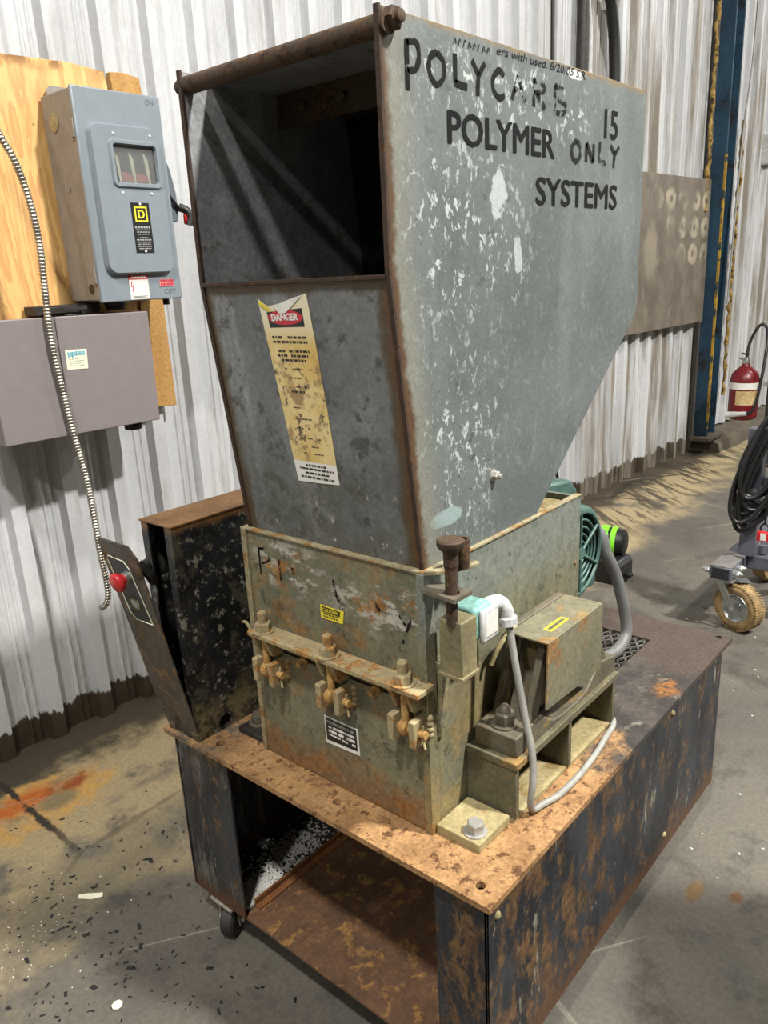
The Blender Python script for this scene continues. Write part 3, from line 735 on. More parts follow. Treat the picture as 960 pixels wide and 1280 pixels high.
for rr in range(4):
    x = 0.354
    while x < 0.40:
        l = random.uniform(0.003, 0.009); st.box(x, x+l, 1.7478, 1.7484, 1.335+rr*0.007, 1.3375+rr*0.007); x += l+0.004
st.build('sticker_print', plain('sticker_grey_print', '#a8aa98', 0.5), wt)
MB().lathe([(0, 0.024), (0.012, 0.024), (0.014, 0.03), (0.03, 0.03), (0.033, 0.022)], (0.585, 1.82, 1.126), (0, 0, -1), 16).build('conduit_hub', DARKMET, wt, smooth=40)
kt = thing('strut_bracket', 'black steel strut bracket between the wireway and the switch box', 'bracket', (0.46, 1.86, 1.49))
MB().box(0.33, 0.55, 1.86, 1.935, 1.4885, 1.5165).build('strut', DARKMET, kt, 0.002)
MB().box(0.34, 0.47, 1.80, 1.83, 1.500, 1.512).build('lip', DARKMET, kt, 0.001)
MB().box(0.36, 0.50, 1.83, 1.86, 1.4846, 1.494).build('lip', DARKMET, kt, 0.001)

# flexible armoured conduit
P = catmull([Vector(p) for p in [(0.153, 1.735, 2.235), (0.210, 1.735, 2.072), (0.253, 1.733, 1.972), (0.284, 1.733, 1.904), (0.306, 1.733, 1.801), (0.313, 1.733, 1.682), (0.306, 1.735, 1.548), (0.301, 1.735, 1.410), (0.310, 1.735, 1.276), (0.322, 1.735, 1.138), (0.339, 1.733, 0.981), (0.344, 1.733, 0.846), (0.345, 1.733, 0.735), (0.351, 1.733, 0.634), (0.348, 1.733, 0.577), (0.333, 1.733, 0.550), (0.313, 1.733, 0.545)]], 20)
L = [0]
for i in range(1, len(P)): L.append(L[-1]+(P[i]-P[i-1]).length)
rs = []; step = 0.0025; d = 0; j = 0; prev = None
while d < L[-1]-0.001:
    while L[j+1] < d: j += 1
    t = (d-L[j])/(L[j+1]-L[j]); p = P[j].lerp(P[j+1], t); dv = (P[j+1]-P[j]).normalized()
    e1 = (Vector((0, 1, 0))-dv*dv.y).normalized() if prev is None else (prev-dv*prev.dot(dv)).normalized()
    prev = e1; e2 = dv.cross(e1); ph = (d/0.010) % 1; r = 0.0085+0.0028*math.sin(ph*math.pi)**1.0
    rs.append([p+(e1*math.cos(2*math.pi*k/8)+e2*math.sin(2*math.pi*k/8))*r for k in range(8)]); d += step
fx = MB().rings(rs).build('flexible_conduit', GALV, None, smooth=60)
tag(fx, 'ribbed steel flexible conduit hanging in front of the wireway', 'conduit')

# ------------------------------------------------------------------ cart
ZT = 0.56
ct = thing('steel_cart', 'rusty black steel cart with open shelf carrying the granulator', 'cart', (0.6, 0.46, 0.0))
gx0, gx1, gy0, gy1 = 0.80, 1.075, 0.175, 0.36
holes = [circ(0.035, 0.041, 0.009), circ(1.195, 0.032, 0.009), circ(0.049, 0.392, 0.009), circ(0.040, 0.748, 0.011), [(gx0, gy0), (gx1, gy0), (gx1, gy1), (gx0, gy1)]]
plate_holes('top_plate', [(0, 0), (1.212, 0), (1.212, 0.915), (0, 0.915)], holes, ZT-0.012, ZT, CTOP, ct)
# expanded-metal grate
b = MB(); 
for sgn in (1, -1):
    q = -0.6
    while q < 0.6:
        pts = []
        for i in range(2):
            pass
        # line y = gy0 + sgn*(x-gx0)*0.55 + q , clipped to the opening
        xa, xb = gx0, gx1
        def yy(x): return (gy0 if sgn > 0 else gy1)+sgn*(x-gx0)*0.62+sgn*q
        xs = [xa+(xb-xa)*i/40 for i in range(41)]
        ins = [x for x in xs if gy0 <= yy(x) <= gy1]
        if len(ins) > 1:
            a, c = ins[0], ins[-1]; w_ = 0.0028
            b.hexa([(a, yy(a)-w_, ZT-0.010), (c, yy(c)-w_, ZT-0.010), (c, yy(c)+w_, ZT-0.010), (a, yy(a)+w_, ZT-0.010),
                    (a, yy(a)-w_, ZT-0.004), (c, yy(c)-w_, ZT-0.004), (c, yy(c)+w_, ZT-0.004), (a, yy(a)+w_, ZT-0.004)])
        q += 0.025
b.build('mesh_grate', plain('grate_steel', '#8f8a82', 0.4, 0.7, 0.2), ct)
o = 0.018
MB().box(o, 1.212-o, o, o+0.006, 0.105, ZT-0.012).build('side_panel', CSIDE, ct, 0.001)
MB().box(o, 1.212-o, 0.915-o-0.006, 0.915-o, 0.105, ZT-0.012).build('side_panel', CSIDE, ct, 0.001)
MB().box(1.212-o-0.006, 1.212-o, o+0.006, 0.915-o-0.006, 0.105, ZT-0.012).build('rear_panel', CSIDE, ct, 0.001)
MB().box(o, o+0.006, 0.018, 0.128, 0.105, ZT-0.012).build('front_panel', CSIDE, ct, 0.001)
MB().box(o, o+0.006, 0.706, 0.902, 0.105, ZT-0.012).build('front_panel', CSIDE, ct, 0.001)
MB().box(o+0.006, 1.19, 0.026, 0.716, 0.099, 0.105).build('shelf', SHELF, ct)
MB().box(o+0.006, 1.187, 0.716, 0.8912, 0.099, 0.1055).build('shelf', SHELFB, ct)
MB().prism([(0.698, 0.105), (0.720, 0.105), (0.720, 0.127), (0.714, 0.127), (0.714, 0.111), (0.698, 0.111)], 'x', 0.06, 1.15).build('divider_angle', ANGLE, ct, 0.001)
MB().box(0.60, 0.606, 0.03, 0.885, 0.105, ZT-0.014).build('inner_partition', SHELFB, ct)
MB().box(o+0.006, 0.6, 0.706, 0.710, 0.30, ZT-0.014).build('inner_side', SHELFB, ct) if False else None
for (x, y) in ((0.019, 0.885), (0.019, 0.715)): hexbolt('rivet', (o, y, 0.47), (-1, 0, 0), 0.004, 0.003, BOLTB, ct, False)
for (x, y, z) in ((0.835, o, 0.505), (0.83, o, 0.155), (0.05, o, 0.50)): MB().lathe([(0, 0.008), (0.003, 0.007), (0.006, 0.003)], (x, y, z), (0, -1, 0), 10).build('weld_blob', CREAM, ct, smooth=50)
RUB = plain('caster_rubber', '#2d2b28', 0.6, 0, 0.15)
CAST = worn('caster_fork', '#a09a8c', '#b0a99a', '#7a5a38', '#8c6d45', 0.58, 30, 0.5, 0.4)
def caster(x, y, ang):
    root = MB().box(x-0.045, x+0.045, y-0.04, y+0.04, 0.092, 0.0985).build('caster', CAST, ct, 0.001)
    d = Vector((math.cos(ang), math.sin(ang), 0)); n = Vector((-d.y, d.x, 0)); c = Vector((x, y, 0.042))-d*0.02
    MB().lathe([(-0.018, 0.036), (-0.013, 0.042), (0.013, 0.042), (0.018, 0.036)], c, n, 24).build('wheel', RUB, root, smooth=40)
    f = MB()
    for sg in (-1, 1):
        A = [(0.028, 0.092), (-0.034, 0.092), (-0.036, 0.055), (-0.030, 0.030), (-0.012, 0.030), (0.004, 0.055)]
        pts = [Vector((x, y, 0))+d*a+n*(sg*0.022)+Vector((0, 0, z)) for a, z in A]
        pts2 = [p+n*(sg*0.003) for p in pts]
        m = len(A); f.raw(pts+pts2, [tuple(range(m)), tuple(range(2*m-1, m-1, -1))]+[(i, i+m, (i+1) % m+m, (i+1) % m) for i in range(m)])
    f.build('fork', CAST, root, 0.001)
    MB().cyl(c-n*0.034, c+n*0.034, 0.007, 10).build('axle', CAST, root, smooth=40)
caster(0.060, 0.800, R(25)); caster(0.09, 0.10, R(170)); caster(1.13, 0.085, R(200)); caster(1.12, 0.82, R(150))

# ------------------------------------------------------------------ granulator: hopper
gt = thing('plastic_granulator', 'grey-green plastic granulator with tall hopper standing on the rusty cart', 'granulator', (0.38, 0.41, ZT))
HP = [(0.045, 1.905), (0.045, 1.557), (0.099, 1.072), (0.465, 1.072), (0.900, 1.432), (0.918, 1.452), (0.923, 1.475), (0.923, 1.897), (0.915, 1.908)]
YR, YL = 0.190, 0.640
hsr = MB().prism(HP, 'y', YR, YR+0.007).build('hopper_side_plate', HSIDE, gt, 0.0012)
hsl = MB().prism(HP, 'y', YL-0.007, YL).build('hopper_side_plate', HIN, gt, 0.0012)
# rusted cut edge of the mouth
for yy_ in (YR-0.0008, YL-0.0082):
    MB().prism([(0.0435, 1.906), (0.0435, 1.557), (0.0975, 1.074), (0.1005, 1.074), (0.0485, 1.557), (0.0485, 1.906)], 'y', yy_, yy_+0.009).build('plate_edge', EDGER, gt)
MB().hexa([(0.0465, YR+0.007, 1.557), (0.0525, YR+0.007, 1.557), (0.0525, YL-0.007, 1.557), (0.0465, YL-0.007, 1.557),
           (0.0465, YR+0.007, 1.5575), (0.0525, YR+0.007, 1.5575), (0.0525, YL-0.007, 1.5575), (0.0465, YL-0.007, 1.5575)])
def slant(z, off=0.0): return 0.0465+(1.557-z)*0.1111+off
MB().hexa([(slant(1.072), YR+0.007, 1.072), (slant(1.072)+0.006, YR+0.007, 1.072), (slant(1.072)+0.006, YL-0.007, 1.072), (slant(1.072), YL-0.007, 1.072),
           (slant(1.557), YR+0.007, 1.557), (slant(1.557)+0.006, YR+0.007, 1.557), (slant(1.557)+0.006, YL-0.007, 1.557), (slant(1.557), YL-0.007, 1.557)]).build('hopper_front_panel', HFRONT, gt)
MB().box(0.041, 0.057, YR+0.007, YL-0.007, 1.553, 1.560).build('front_lip', EDGER, gt, 0.001)
MB().box(0.105, 0.921, YR+0.007, YL-0.007, 1.893, 1.899).build('hopper_top_panel', HIN, gt)
MB().box(0.916, 0.922, YR+0.007, YL-0.007, 1.475, 1.893).build('hopper_back_panel', HIN, gt)
MB().prism([(0.465, 1.074), (0.918, 1.458), (0.922, 1.475), (0.916, 1.475), (0.912, 1.461), (0.458, 1.078)], 'y', YR+0.007, YL-0.007).build('hopper_tail_panel', HIN, gt)
# strip with bolts behind the mouth and the rubber curtain it clamps
MB().box(0.262, 0.27, YR+0.007, YL-0.007, 1.835, 1.893).build('curtain_strip', RODM, gt, 0.001)
for yy_ in (0.26, 0.36, 0.46, 0.56): hexbolt('strip_bolt', (0.262, yy_, 1.862), (-1, 0, 0), 0.010, 0.008, RODM, gt)
CURT = plain('curtain_rubber', '#171615', 0.7, 0, 0.1)
vs = []; fs = []
n = 24
for i in range(n+1):
    y = 0.20+(0.43)*i/n
    for z, dx in ((1.89, 0.272), (1.7, 0.285+0.012*math.sin(i*0.9)), (1.52, 0.305+0.02*math.sin(i*0.9+0.4))): vs.append((dx, y, z))
for i in range(n): fs += [(3*i, 3*i+3, 3*i+4, 3*i+1), (3*i+1, 3*i+4, 3*i+5, 3*i+2)]
# curtain hangs further back, only its folded edge shows
cu = MB().raw([(x+0.18, y, z) for x, y, z in vs], fs).build('rubber_curtain', CURT, gt, smooth=60); cu.modifiers.new('s', 'SOLIDIFY').thickness = 0.004
MB().box(0.44, 0.452, YR+0.007, YL-0.007, 1.87, 1.893).build('curtain_rail', RODM, gt)
# rod across the mouth with nut and end flange
MB().cyl((0.058, YR-0.006, 1.884), (0.058, YL+0.006, 1.884), 0.0145, 20).build('mouth_rod', RODM, gt, smooth=40)
MB().cyl((0.058, YL+0.004, 1.884), (0.058, YL+0.016, 1.884), 0.011, 14).build('rod_end', RODM, gt, smooth=40)
hexbolt('rod_nut', (0.066, YR, 1.890), (0, -1, 0), 0.0155, 0.016, RODM, gt, False, stud=0.008)
hexbolt('plate_bolt', (0.316, YR, 1.197), (0, -1, 0), 0.0085, 0.010, BOLTW, gt, True, stud=0.006)
# lettering on the side plate
Yp = YR-0.0006
U, V = (1, 0, 0), (0, 0, 1)
text_part('stencil_text', 'POLYMER', (0.195, Yp, 1.747), U, V, 0.333, 0.046, INK, hsr, 0, thick=0.0021)
text_part('stencil_text', 'SYSTEMS', (0.460, Yp, 1.667), U, V, 0.336, 0.046, INK, hsr, 0, thick=0.0021)
text_part('stencil_text', '15', (0.727, Yp, 1.799), U, V, 0.062, 0.052, INK, hsr, 0, thick=0.0021)
STK = {'P': [[(0.1, 0), (0.12, 1)], [(0.1, 0.95), (0.7, 1.0), (0.85, 0.72), (0.6, 0.45), (0.12, 0.42)]],
       'O': [[(0.5, 1), (0.12, 0.75), (0.1, 0.3), (0.45, 0), (0.85, 0.25), (0.88, 0.75), (0.5, 1)]],
       'L': [[(0.15, 1), (0.15, 0.05)], [(0.12, 0.05), (0.85, 0.0)]],
       'Y': [[(0.05, 1), (0.5, 0.55)], [(0.95, 1), (0.5, 0.5), (0.42, -0.15)]],
       'C': [[(0.85, 0.85), (0.5, 1), (0.12, 0.65), (0.15, 0.25), (0.5, 0), (0.88, 0.12)]],
       'A': [[(0.05, 0), (0.45, 1)], [(0.45, 1), (0.9, 0)], [(0.2, 0.4), (0.75, 0.42)]],
       'R': [[(0.12, 0), (0.12, 1)], [(0.1, 0.95), (0.7, 0.95), (0.8, 0.65), (0.15, 0.5)], [(0.3, 0.5), (0.9, 0)]],
       'B': [[(0.12, 0), (0.12, 1)], [(0.1, 0.98), (0.7, 0.9), (0.65, 0.6), (0.15, 0.52)], [(0.15, 0.52), (0.85, 0.4), (0.75, 0.05), (0.1, 0)]],
       'N': [[(0.1, 0), (0.12, 1)], [(0.12, 1), (0.85, 0)], [(0.85, 0), (0.88, 1)]]}
def hand(name, word, spots, mp, mat, parent, width):
    for ch, (x, z, w_, h_) in zip(word, spots):
        strokes(name, [[(x+a*w_, z+c*h_) for a, c in ln] for ln in STK[ch]], width, mp, mat, parent)
mpS = lambda a, c: Vector((a, Yp-0.0002, c))
hand('marker_letter', 'POLYC', [(0.098, 1.808, 0.038, 0.064), (0.150, 1.824, 0.045, 0.043), (0.212, 1.830, 0.045, 0.042), (0.262, 1.828, 0.040, 0.042), (0.318, 1.826, 0.045, 0.040)], mpS, MARKER, hsr, 0.0095)
hand('marker_letter', 'ARB', [(0.378, 1.828, 0.05, 0.040), (0.446, 1.826, 0.05, 0.042), (0.52, 1.824, 0.052, 0.044)], mpS, WORNMK, hsr, 0.0095)
hand('marker_letter', 'ONLY', [(0.590, 1.748, 0.042, 0.036), (0.648, 1.750, 0.04, 0.034), (0.704, 1.752, 0.04, 0.038), (0.756, 1.752, 0.045, 0.036)], mpS, FAINT, hsr, 0.0105)
# the small handwritten line under the top edge
text_part('handwriting', 'ers with used. 8/20/05 S.R.', (0.335, Yp, 1.888), Vector((1, 0, 0.012)).normalized(), V, 0.31, 0.013, INK, hsr, 0.0, 0.2)
strokes('handwriting_stroke', [[(0.215+0.013*i, 1.884), (0.219+0.013*i, 1.893), (0.223+0.013*i, 1.886+0.003*(i % 3))] for i in range(8)], 0.0022, mpS, FAINT, hsr)

# long warning label on the front panel
def SP(y, z, lift=0.0009): return Vector((slant(z)-lift, y, z-lift*0.11))
def m_warn():
    g = G('warning_label')
    c = g.mix(g.ramp(g.noise(9, 5), 0.35, 0.65), '#d8c38a', '#c9a95c')
    c = g.mix(g.ramp(g.z, 1.44, 1.50), c, '#d8cfae')
    mid = g.mul(g.ramp(g.z, 1.22, 1.30), g.ramp(g.z, 1.46, 1.40))
    n = g.noise(24, 7, 0.7)
    c = g.mix(g.mul(mid, g.ramp(n, 0.50, 0.60)), c, '#9a7f55')
    c = g.mix(g.mul(mid, g.ramp(g.noise(31, 7, 0.72), 0.57, 0.61)), c, '#5d5138')
    c = g.mix(g.mul(mid, g.ramp(g.noise(28, 6, 0.7), 0.66, 0.68)), c, '#e0dccb')
    c = g.mix(g.ramp(g.z, 1.2455, 1.2435), c, '#d9d8d0')
    return g.fin(c, 0.45)
T = [(0.491, 1.530), (0.470, 1.517), (0.445, 1.521), (0.410, 1.527), (0.371, 1.537), (0.366, 1.45), (0.362, 1.33), (0.360, 1.209), (0.41, 1.206), (0.465, 1.204), (0.472, 1.31), (0.482, 1.43)]
b = MB(); n = len(T)
b.raw([SP(y, z, 0.0004) for y, z in T]+[SP(y, z, 0.0012) for y, z in T], [tuple(range(n)), tuple(range(2*n-1, n-1, -1))]+[(i, i+n, (i+1) % n+n, (i+1) % n) for i in range(n)])
wlab = b.build('warning_label', m_warn(), gt)
def flat(name, pts, lift, mat, parent):
    return MB().raw([SP(y, z, lift) for y, z in pts], [tuple(range(len(pts)))]).build(name, mat, parent)
flat('label_black_band', [(0.473, 1.508), (0.386, 1.514), (0.385, 1.484), (0.471, 1.482)], 0.0015, LBLK, wlab)
flat('label_red_oval', [(0.429+0.042*math.cos(t*math.pi/12), 1.499+0.0125*math.sin(t*math.pi/12)) for t in range(24)], 0.0018, LRED, wlab)
text_part('label_danger_text', 'DANGER', SP(0.463, 1.4935, 0.0021), Vector((0, -1, 0.02)).normalized(), Vector((-0.1104, 0, 0.9939)), 0.066, 0.011, m_ink('worn_white', '#d9d4cc', 0.56, 60), wlab, 0, thick=0.0012)
flat('label_torn_corner', [(0.455, 1.518), (0.405, 1.530), (0.380, 1.535), (0.400, 1.522), (0.425, 1.507), (0.440, 1.505)], 0.0024, LWHITE, wlab)
flat('label_yellow_fleck', [(0.489, 1.529), (0.462, 1.513), (0.463, 1.507), (0.488, 1.521)], 0.0026, LYEL, wlab)
b = MB(); zz = 1.468
rows = [(0.085, 1), (0.085, 1), (0, 0), (0.085, 1), (0.075, 1), (0.06, 1), (0, 0), (0.08, 0), (0, 0), (0.06, 0), (0, 0), (0.05, 0), (0.04, 1)]
def bars(b, zz, wd, cy, hh, dens=0.9):
    y = cy+wd/2
    while y > cy-wd/2:
        l = random.uniform(0.003, 0.011)
        if random.random() < dens:
            b.raw([SP(y, zz, 0.0017), SP(max(y-l, cy-wd/2), zz, 0.0017), SP(max(y-l, cy-wd/2), zz-hh, 0.0017), SP(y, zz-hh, 0.0017)], [(0, 1, 2, 3)])
        y -= l+0.0022
for i, (wd, bold) in enumerate(rows):
    if wd: bars(b, zz, wd, 0.427-0.0004*i, 0.0038 if bold else 0.002, 0.95 if bold else 0.7)
    zz -= 0.0078
for z_, wd in ((1.345, 0.05), (1.325, 0.06), (1.308, 0.05), (1.29, 0.07), (1.275, 0.06), (1.262, 0.07)): bars(b, z_, wd, 0.42, 0.0018, 0.5)
for z_, wd in ((1.240, 0.05), (1.233, 0.085), (1.225, 0.06), (1.217, 0.085)): bars(b, z_, wd, 0.412, 0.0036, 0.95)
b.build('label_print', PRINT, wlab)['kind'] = 'stuff'

# ------------------------------------------------------------------ granulator: cutting chamber
XF = 0.090
MB().box(XF, XF+0.016, 0.197, 0.638, 0.826, 1.076).build('upper_front_plate', CHF, gt, 0.0015)
MB().box(XF-0.003, XF+0.016, 0.197, 0.638, ZT+0.002, 0.822).build('lower_front_door', CHF, gt, 0.0015)
MB().box(XF-0.006, XF+0.022, 0.180, 0.1965, ZT, 1.078).build('corner_flange', EDGE if False else CHS, gt, 0.0015)
MB().box(XF-0.006, XF+0.022, 0.6385, 0.652, ZT, 1.080).build('corner_flange', EDGE, gt, 0.0015)
MB().box(XF-0.004, 0.468, 0.181, 0.655, 1.076, 1.081).build('chamber_top_flange', EDGE, gt, 0.001)
MB().box(0.468, 0.657, 0.1825, 0.198, 1.076, 1.0795).build('side_plate_rim', EDGE, gt, 0.001)
MB().box(0.45, 0.643, 0.197, 0.638, 1.056, 1.063).build('rotor_cover', CREAM, gt, 0.001)
MB().box(XF+0.022, 0.655, 0.184, 0.1965, ZT, 1.076).build('chamber_side_plate', CHS, gt, 0.001)
MB().box(XF+0.022, 0.655, 0.6385, 0.651, ZT, 1.076).build('chamber_side_plate', CHS, gt, 0.001)
MB().box(0.643, 0.655, 0.197, 0.638, ZT, 1.076).build('chamber_rear_plate', CHS, gt)
hexbolt('side_screw', (0.635, 0.184, 0.925), (0, -1, 0), 0.004, 0.003, EDGE, gt, False)
# scratches of removed lettering on the front
mpF = lambda a, c: Vector((XF-0.0006, a, c))
strokes('marker_letter', [[(0.606, 0.985), (0.606, 1.045)], [(0.606, 1.042), (0.585, 1.043), (0.578, 1.022), (0.600, 1.012)]], 0.005, mpF, MARKER, gt)
for ln_ in ([[(0.548, 1.03), (0.545, 0.985)], [(0.51, 1.02), (0.50, 0.98), (0.482, 0.985)], [(0.40, 1.02), (0.392, 0.985), (0.385, 0.98)], [(0.30, 1.0), (0.285, 0.985)], [(0.245, 0.99), (0.228, 0.972)], [(0.213, 0.99), (0.236, 0.935)]]): strokes('marker_remnant', [ln_], 0.0065, mpF, WORNMK, gt)
# hinge: bar, three studs with nuts, upper ears and lower clevises
MB().box(0.042, XF, 0.168, 0.612, 0.866, 0.876).build('hinge_bar', HINGE, gt, 0.0015)
for yc in (0.583, 0.398, 0.216):
    hexbolt('hinge_stud', (0.062, yc, 0.876), (0, 0, 1), 0.0175, 0.018, HINGE, gt, True, stud=0.022)
    for dy in (-0.026, 0.012):
        MB().hexa([(0.060, yc+dy, 0.826), (XF, yc+dy, 0.822), (XF, yc+dy+0.011, 0.822), (0.060, yc+dy+0.011, 0.826),
                   (0.044, yc+dy, 0.866), (XF, yc+dy, 0.866), (XF, yc+dy+0.011, 0.866), (0.044, yc+dy+0.011, 0.866)]).build('hinge_ear', HINGE, gt, 0.0015)
    for dy in (-0.034, 0.014):
        MB().box(0.046, XF, yc+dy, yc+dy+0.014, 0.762, 0.814).build('clevis_plate', HINGE, gt, 0.002)
    eye = MB().lathe([(-0.008, 0.013), (-0.006, 0.0165), (0.006, 0.0165), (0.008, 0.013)], (0.062, yc-0.002, 0.790), (0, 1, 0), 18).build('eye_bolt', STUD, gt, smooth=40)
    MB().cyl((0.062, yc-0.002, 0.80), (0.062, yc-0.002, 0.875), 0.0075, 10).build('eye_shank', STUD, eye, smooth=40)
    pin = MB().cyl((0.062, yc-0.048, 0.788), (0.062, yc+0.03, 0.788), 0.0075, 12).build('clevis_pin', STUD, gt, smooth=40)
    MB().tube([(0.062, yc-0.041, 0.805), (0.0615, yc-0.041, 0.790), (0.060, yc-0.044, 0.772), (0.056, yc-0.05, 0.764)], 0.0022, 6).build('cotter_pin', CREAM, pin, smooth=60)
    b = MB()
    for q in range(4): b.lathe([(-0.006, 0.004), (0, 0.008), (0.006, 0.004)], (XF-0.004, yc-0.038, 0.775+q*0.011), (1, 0, 0), 8)
    b.build('weld_bead', HINGE, gt, smooth=70)
for y in (0.492, 0.300):
    p = MB().cyl((XF, y, 0.826), (0.066, y, 0.824), 0.006, 10).build('stop_bolt', STUD, gt, smooth=40)
    MB().lathe([(0, 0.010), (0.006, 0.010)], (XF-0.004, y, 0.826), (-1, 0, 0), 6).build('lock_nut', STUD, p)
# caution sticker and data plate
LX = XF-0.0012
cs = MB().prism([(0.438, 0.961), (0.376, 0.960), (0.380, 0.934), (0.438, 0.934)], 'x', LX-0.0002, LX+0.0008).build('caution_label', LYEL, gt)
MB().prism([(0.434, 0.959), (0.385, 0.958), (0.387, 0.9475), (0.434, 0.9475)], 'x', LX-0.0008, LX-0.0003).build('caution_band', LBLK, cs)
text_part('caution_text', 'CAUTION', (LX-0.0011, 0.431, 0.9495), (0, -1, 0), (0, 0, 1), 0.041, 0.0075, LYEL, cs, 0, thick=0.0002)
b = MB()
for r_ in range(2):
    y = 0.430
    while y > 0.392:
        l = random.uniform(0.003, 0.008); b.box(LX-0.0007, LX-0.0003, y-l, y, 0.938+r_*0.005, 0.9405+r_*0.005); y -= l+0.002
b.build('caution_print', PRINT, cs)
DX = XF-0.0042
dp = MB().prism([(0.448, 0.718), (0.357, 0.718), (0.355, 0.660), (0.447, 0.656)], 'x', DX-0.0004, DX+0.001).build('data_plate', LWHITE, gt)
MB().prism([(0.444, 0.715), (0.361, 0.715), (0.360, 0.668), (0.444, 0.664)], 'x', DX-0.0009, DX-0.0005).build('data_plate_field', LBLK, dp)
text_part('data_plate_text', 'POLYMER SYSTEMS INC', (DX-0.0012, 0.440, 0.704), (0, -1, 0), (0, 0, 1), 0.074, 0.006, LWHITE, dp, 0)
b = MB()
for (y0, y1, z0_, z1_) in ((0.438, 0.428, 0.694, 0.698), (0.424, 0.366, 0.694, 0.699), (0.438, 0.415, 0.684, 0.690), (0.410, 0.395, 0.684, 0.690), (0.390, 0.366, 0.684, 0.690), (0.438, 0.405, 0.677, 0.680), (0.400, 0.385, 0.675, 0.680), (0.374, 0.365, 0.675, 0.680)):
    b.box(DX-0.0012, DX-0.0008, y1, y0, z0_, z1_)
b.build('data_plate_boxes', LWHITE, dp)
# feet with hold-down bolts
ft = MB().box(0.096, 0.198, 0.084, 0.1795, ZT, ZT+0.019).build('foot_plate', CREAM, gt, 0.002)
hexbolt('foot_bolt', (0.122, 0.110, ZT+0.019), (0, 0, 1), 0.0165, 0.020, BOLTW, ft, True)
ft = MB().box(0.096, 0.198, 0.6525, 0.752, ZT, ZT+0.014).build('foot_plate', DARKMET, gt, 0.002)
hexbolt('foot_bolt', (0.135, 0.725, ZT+0.014), (0, 0, 1), 0.0165, 0.022, BOLTB, ft, True)

# ------------------------------------------------------------------ granulator: bearing pedestal, bearing, guard
pd = MB().box(0.200, 0.632, 0.070, 0.183, 0.676, 0.692).build('pedestal_top', PEDE, gt, 0.002)
MB().box(0.203, 0.630, 0.078, 0.183, ZT, ZT+0.010).build('pedestal_base', CREAM, pd, 0.001)
for x in (0.203, 0.408, 0.612):
    MB().box(x, x+0.012, 0.074, 0.183, ZT+0.010, 0.676).build('pedestal_leg', PEDE, pd, 0.001)
br = MB().prism([(0.215, 0.692), (0.635, 0.692), (0.635, 0.728), (0.555, 0.745), (0.50, 0.705), (0.455, 0.698), (0.40, 0.698), (0.355, 0.705), (0.31, 0.738), (0.215, 0.734)], 'y', 0.080, 0.172).build('pillow_block', BEAR, gt, 0.003)
for y0, y1 in ((0.084, 0.100), (0.150, 0.166)):
    MB().prism([(0.262, 0.730), (0.30, 0.730), (0.345, 0.885), (0.505, 0.885), (0.56, 0.730), (0.598, 0.730), (0.52, 0.90), (0.335, 0.90)], 'y', y0, y1).build('bearing_rib', BEAR, br, 0.003)
MB().prism([(0.300, 0.735), (0.335, 0.80), (0.350, 0.892), (0.500, 0.892), (0.525, 0.80), (0.56, 0.735)], 'y', 0.100, 0.150).build('bearing_body', BEAR, br, 0.003)
MB().lathe([(0, 0.055), (0.012, 0.055), (0.018, 0.045)], (0.43, 0.085, 0.80), (0, -1, 0), 24).build('bearing_cap', BEAR, br, smooth=40)
hexbolt('bearing_bolt', (0.247, 0.125, 0.735), (0, 0, 1), 0.020, 0.024, BOLTB, br, True, dome=True)
hexbolt('bearing_bolt', (0.612, 0.125, 0.733), (0, 0, 1), 0.018, 0.024, BOLTB, br, True, dome=True)
gx = (0.290, 0.512)
gd = MB().box(gx[0], gx[1], 0.058, 0.143, 0.899, 0.903).build('guard_cover', GUARD, gt, 0.001)
MB().prism([(gx[0], 0.899), (gx[1], 0.899), (gx[1]-0.002, 0.757), (gx[0]-0.006, 0.768)], 'y', 0.058, 0.061).build('guard_face', GUARD, gd)
MB().prism([(gx[0]+0.03, 0.899), (gx[1], 0.899), (gx[1], 0.80), (gx[0]+0.10, 0.80)], 'y', 0.140, 0.143).build('guard_inner_face', GUARD, gd)
MB().box(gx[1]-0.003, gx[1], 0.061, 0.140, 0.80, 0.899).build('guard_end', GUARD, gd)
LT = MB()
for (a, c), (a2, c2) in frame(0.337, 0.405, 0.078, 0.096, 0.0045, 0): LT.box(a, a2, c, c2, 0.9031, 0.9037)
LT.build('guard_label', LYEL, gd)
MB().box(0.345, 0.397, 0.085, 0.089, 0.9031, 0.9036).build('guard_label_print', plain('guard_print', '#5c5840', 0.6), gd)
MB().tube([(0.262, 0.165, 0.84), (0.275, 0.155, 0.875), (0.30, 0.15, 0.893), (0.33, 0.15, 0.896)], 0.005, 8).build('grease_line', CREAM, gd, smooth=60)

# interlock: clamp screw, brackets, block, switch, elbow, cable
il = MB().prism([(0.100, 0.180), (0.182, 0.140), (0.175, 0.128), (0.115, 0.150), (0.088, 0.178)], 'z', 1.076, 1.083).build('bracket_ear', EDGE, gt, 0.001)
plate_holes('bracket_plate', [(0.068, 0.105), (0.118, 0.105), (0.118, 0.180), (0.075, 0.180)], [circ(0.092, 0.128, 0.0135)], 1.050, 1.057, BOLTB, gt)
sc = MB().lathe([(1.000, 0.0095), (1.055, 0.0095), (1.056, 0.0105), (1.100, 0.0105), (1.101, 0.0115), (1.104, 0.0115), (1.105, 0.0125), (1.128, 0.0125), (1.129, 0.014), (1.136, 0.021), (1.139, 0.023), (1.147, 0.023), (1.150, 0.020)], (0.092, 0.128, 0), (0, 0, 1), 24).build('clamp_screw', RODM, gt, smooth=35)
cp = MB().lathe([(1.083, 0.0125), (1.134, 0.0135), (1.134, 0.0105), (1.10, 0.0095)], (0.140, 0.140, 0), (0, 0, 1), 20).build('lock_cup', RODM, gt, smooth=35)
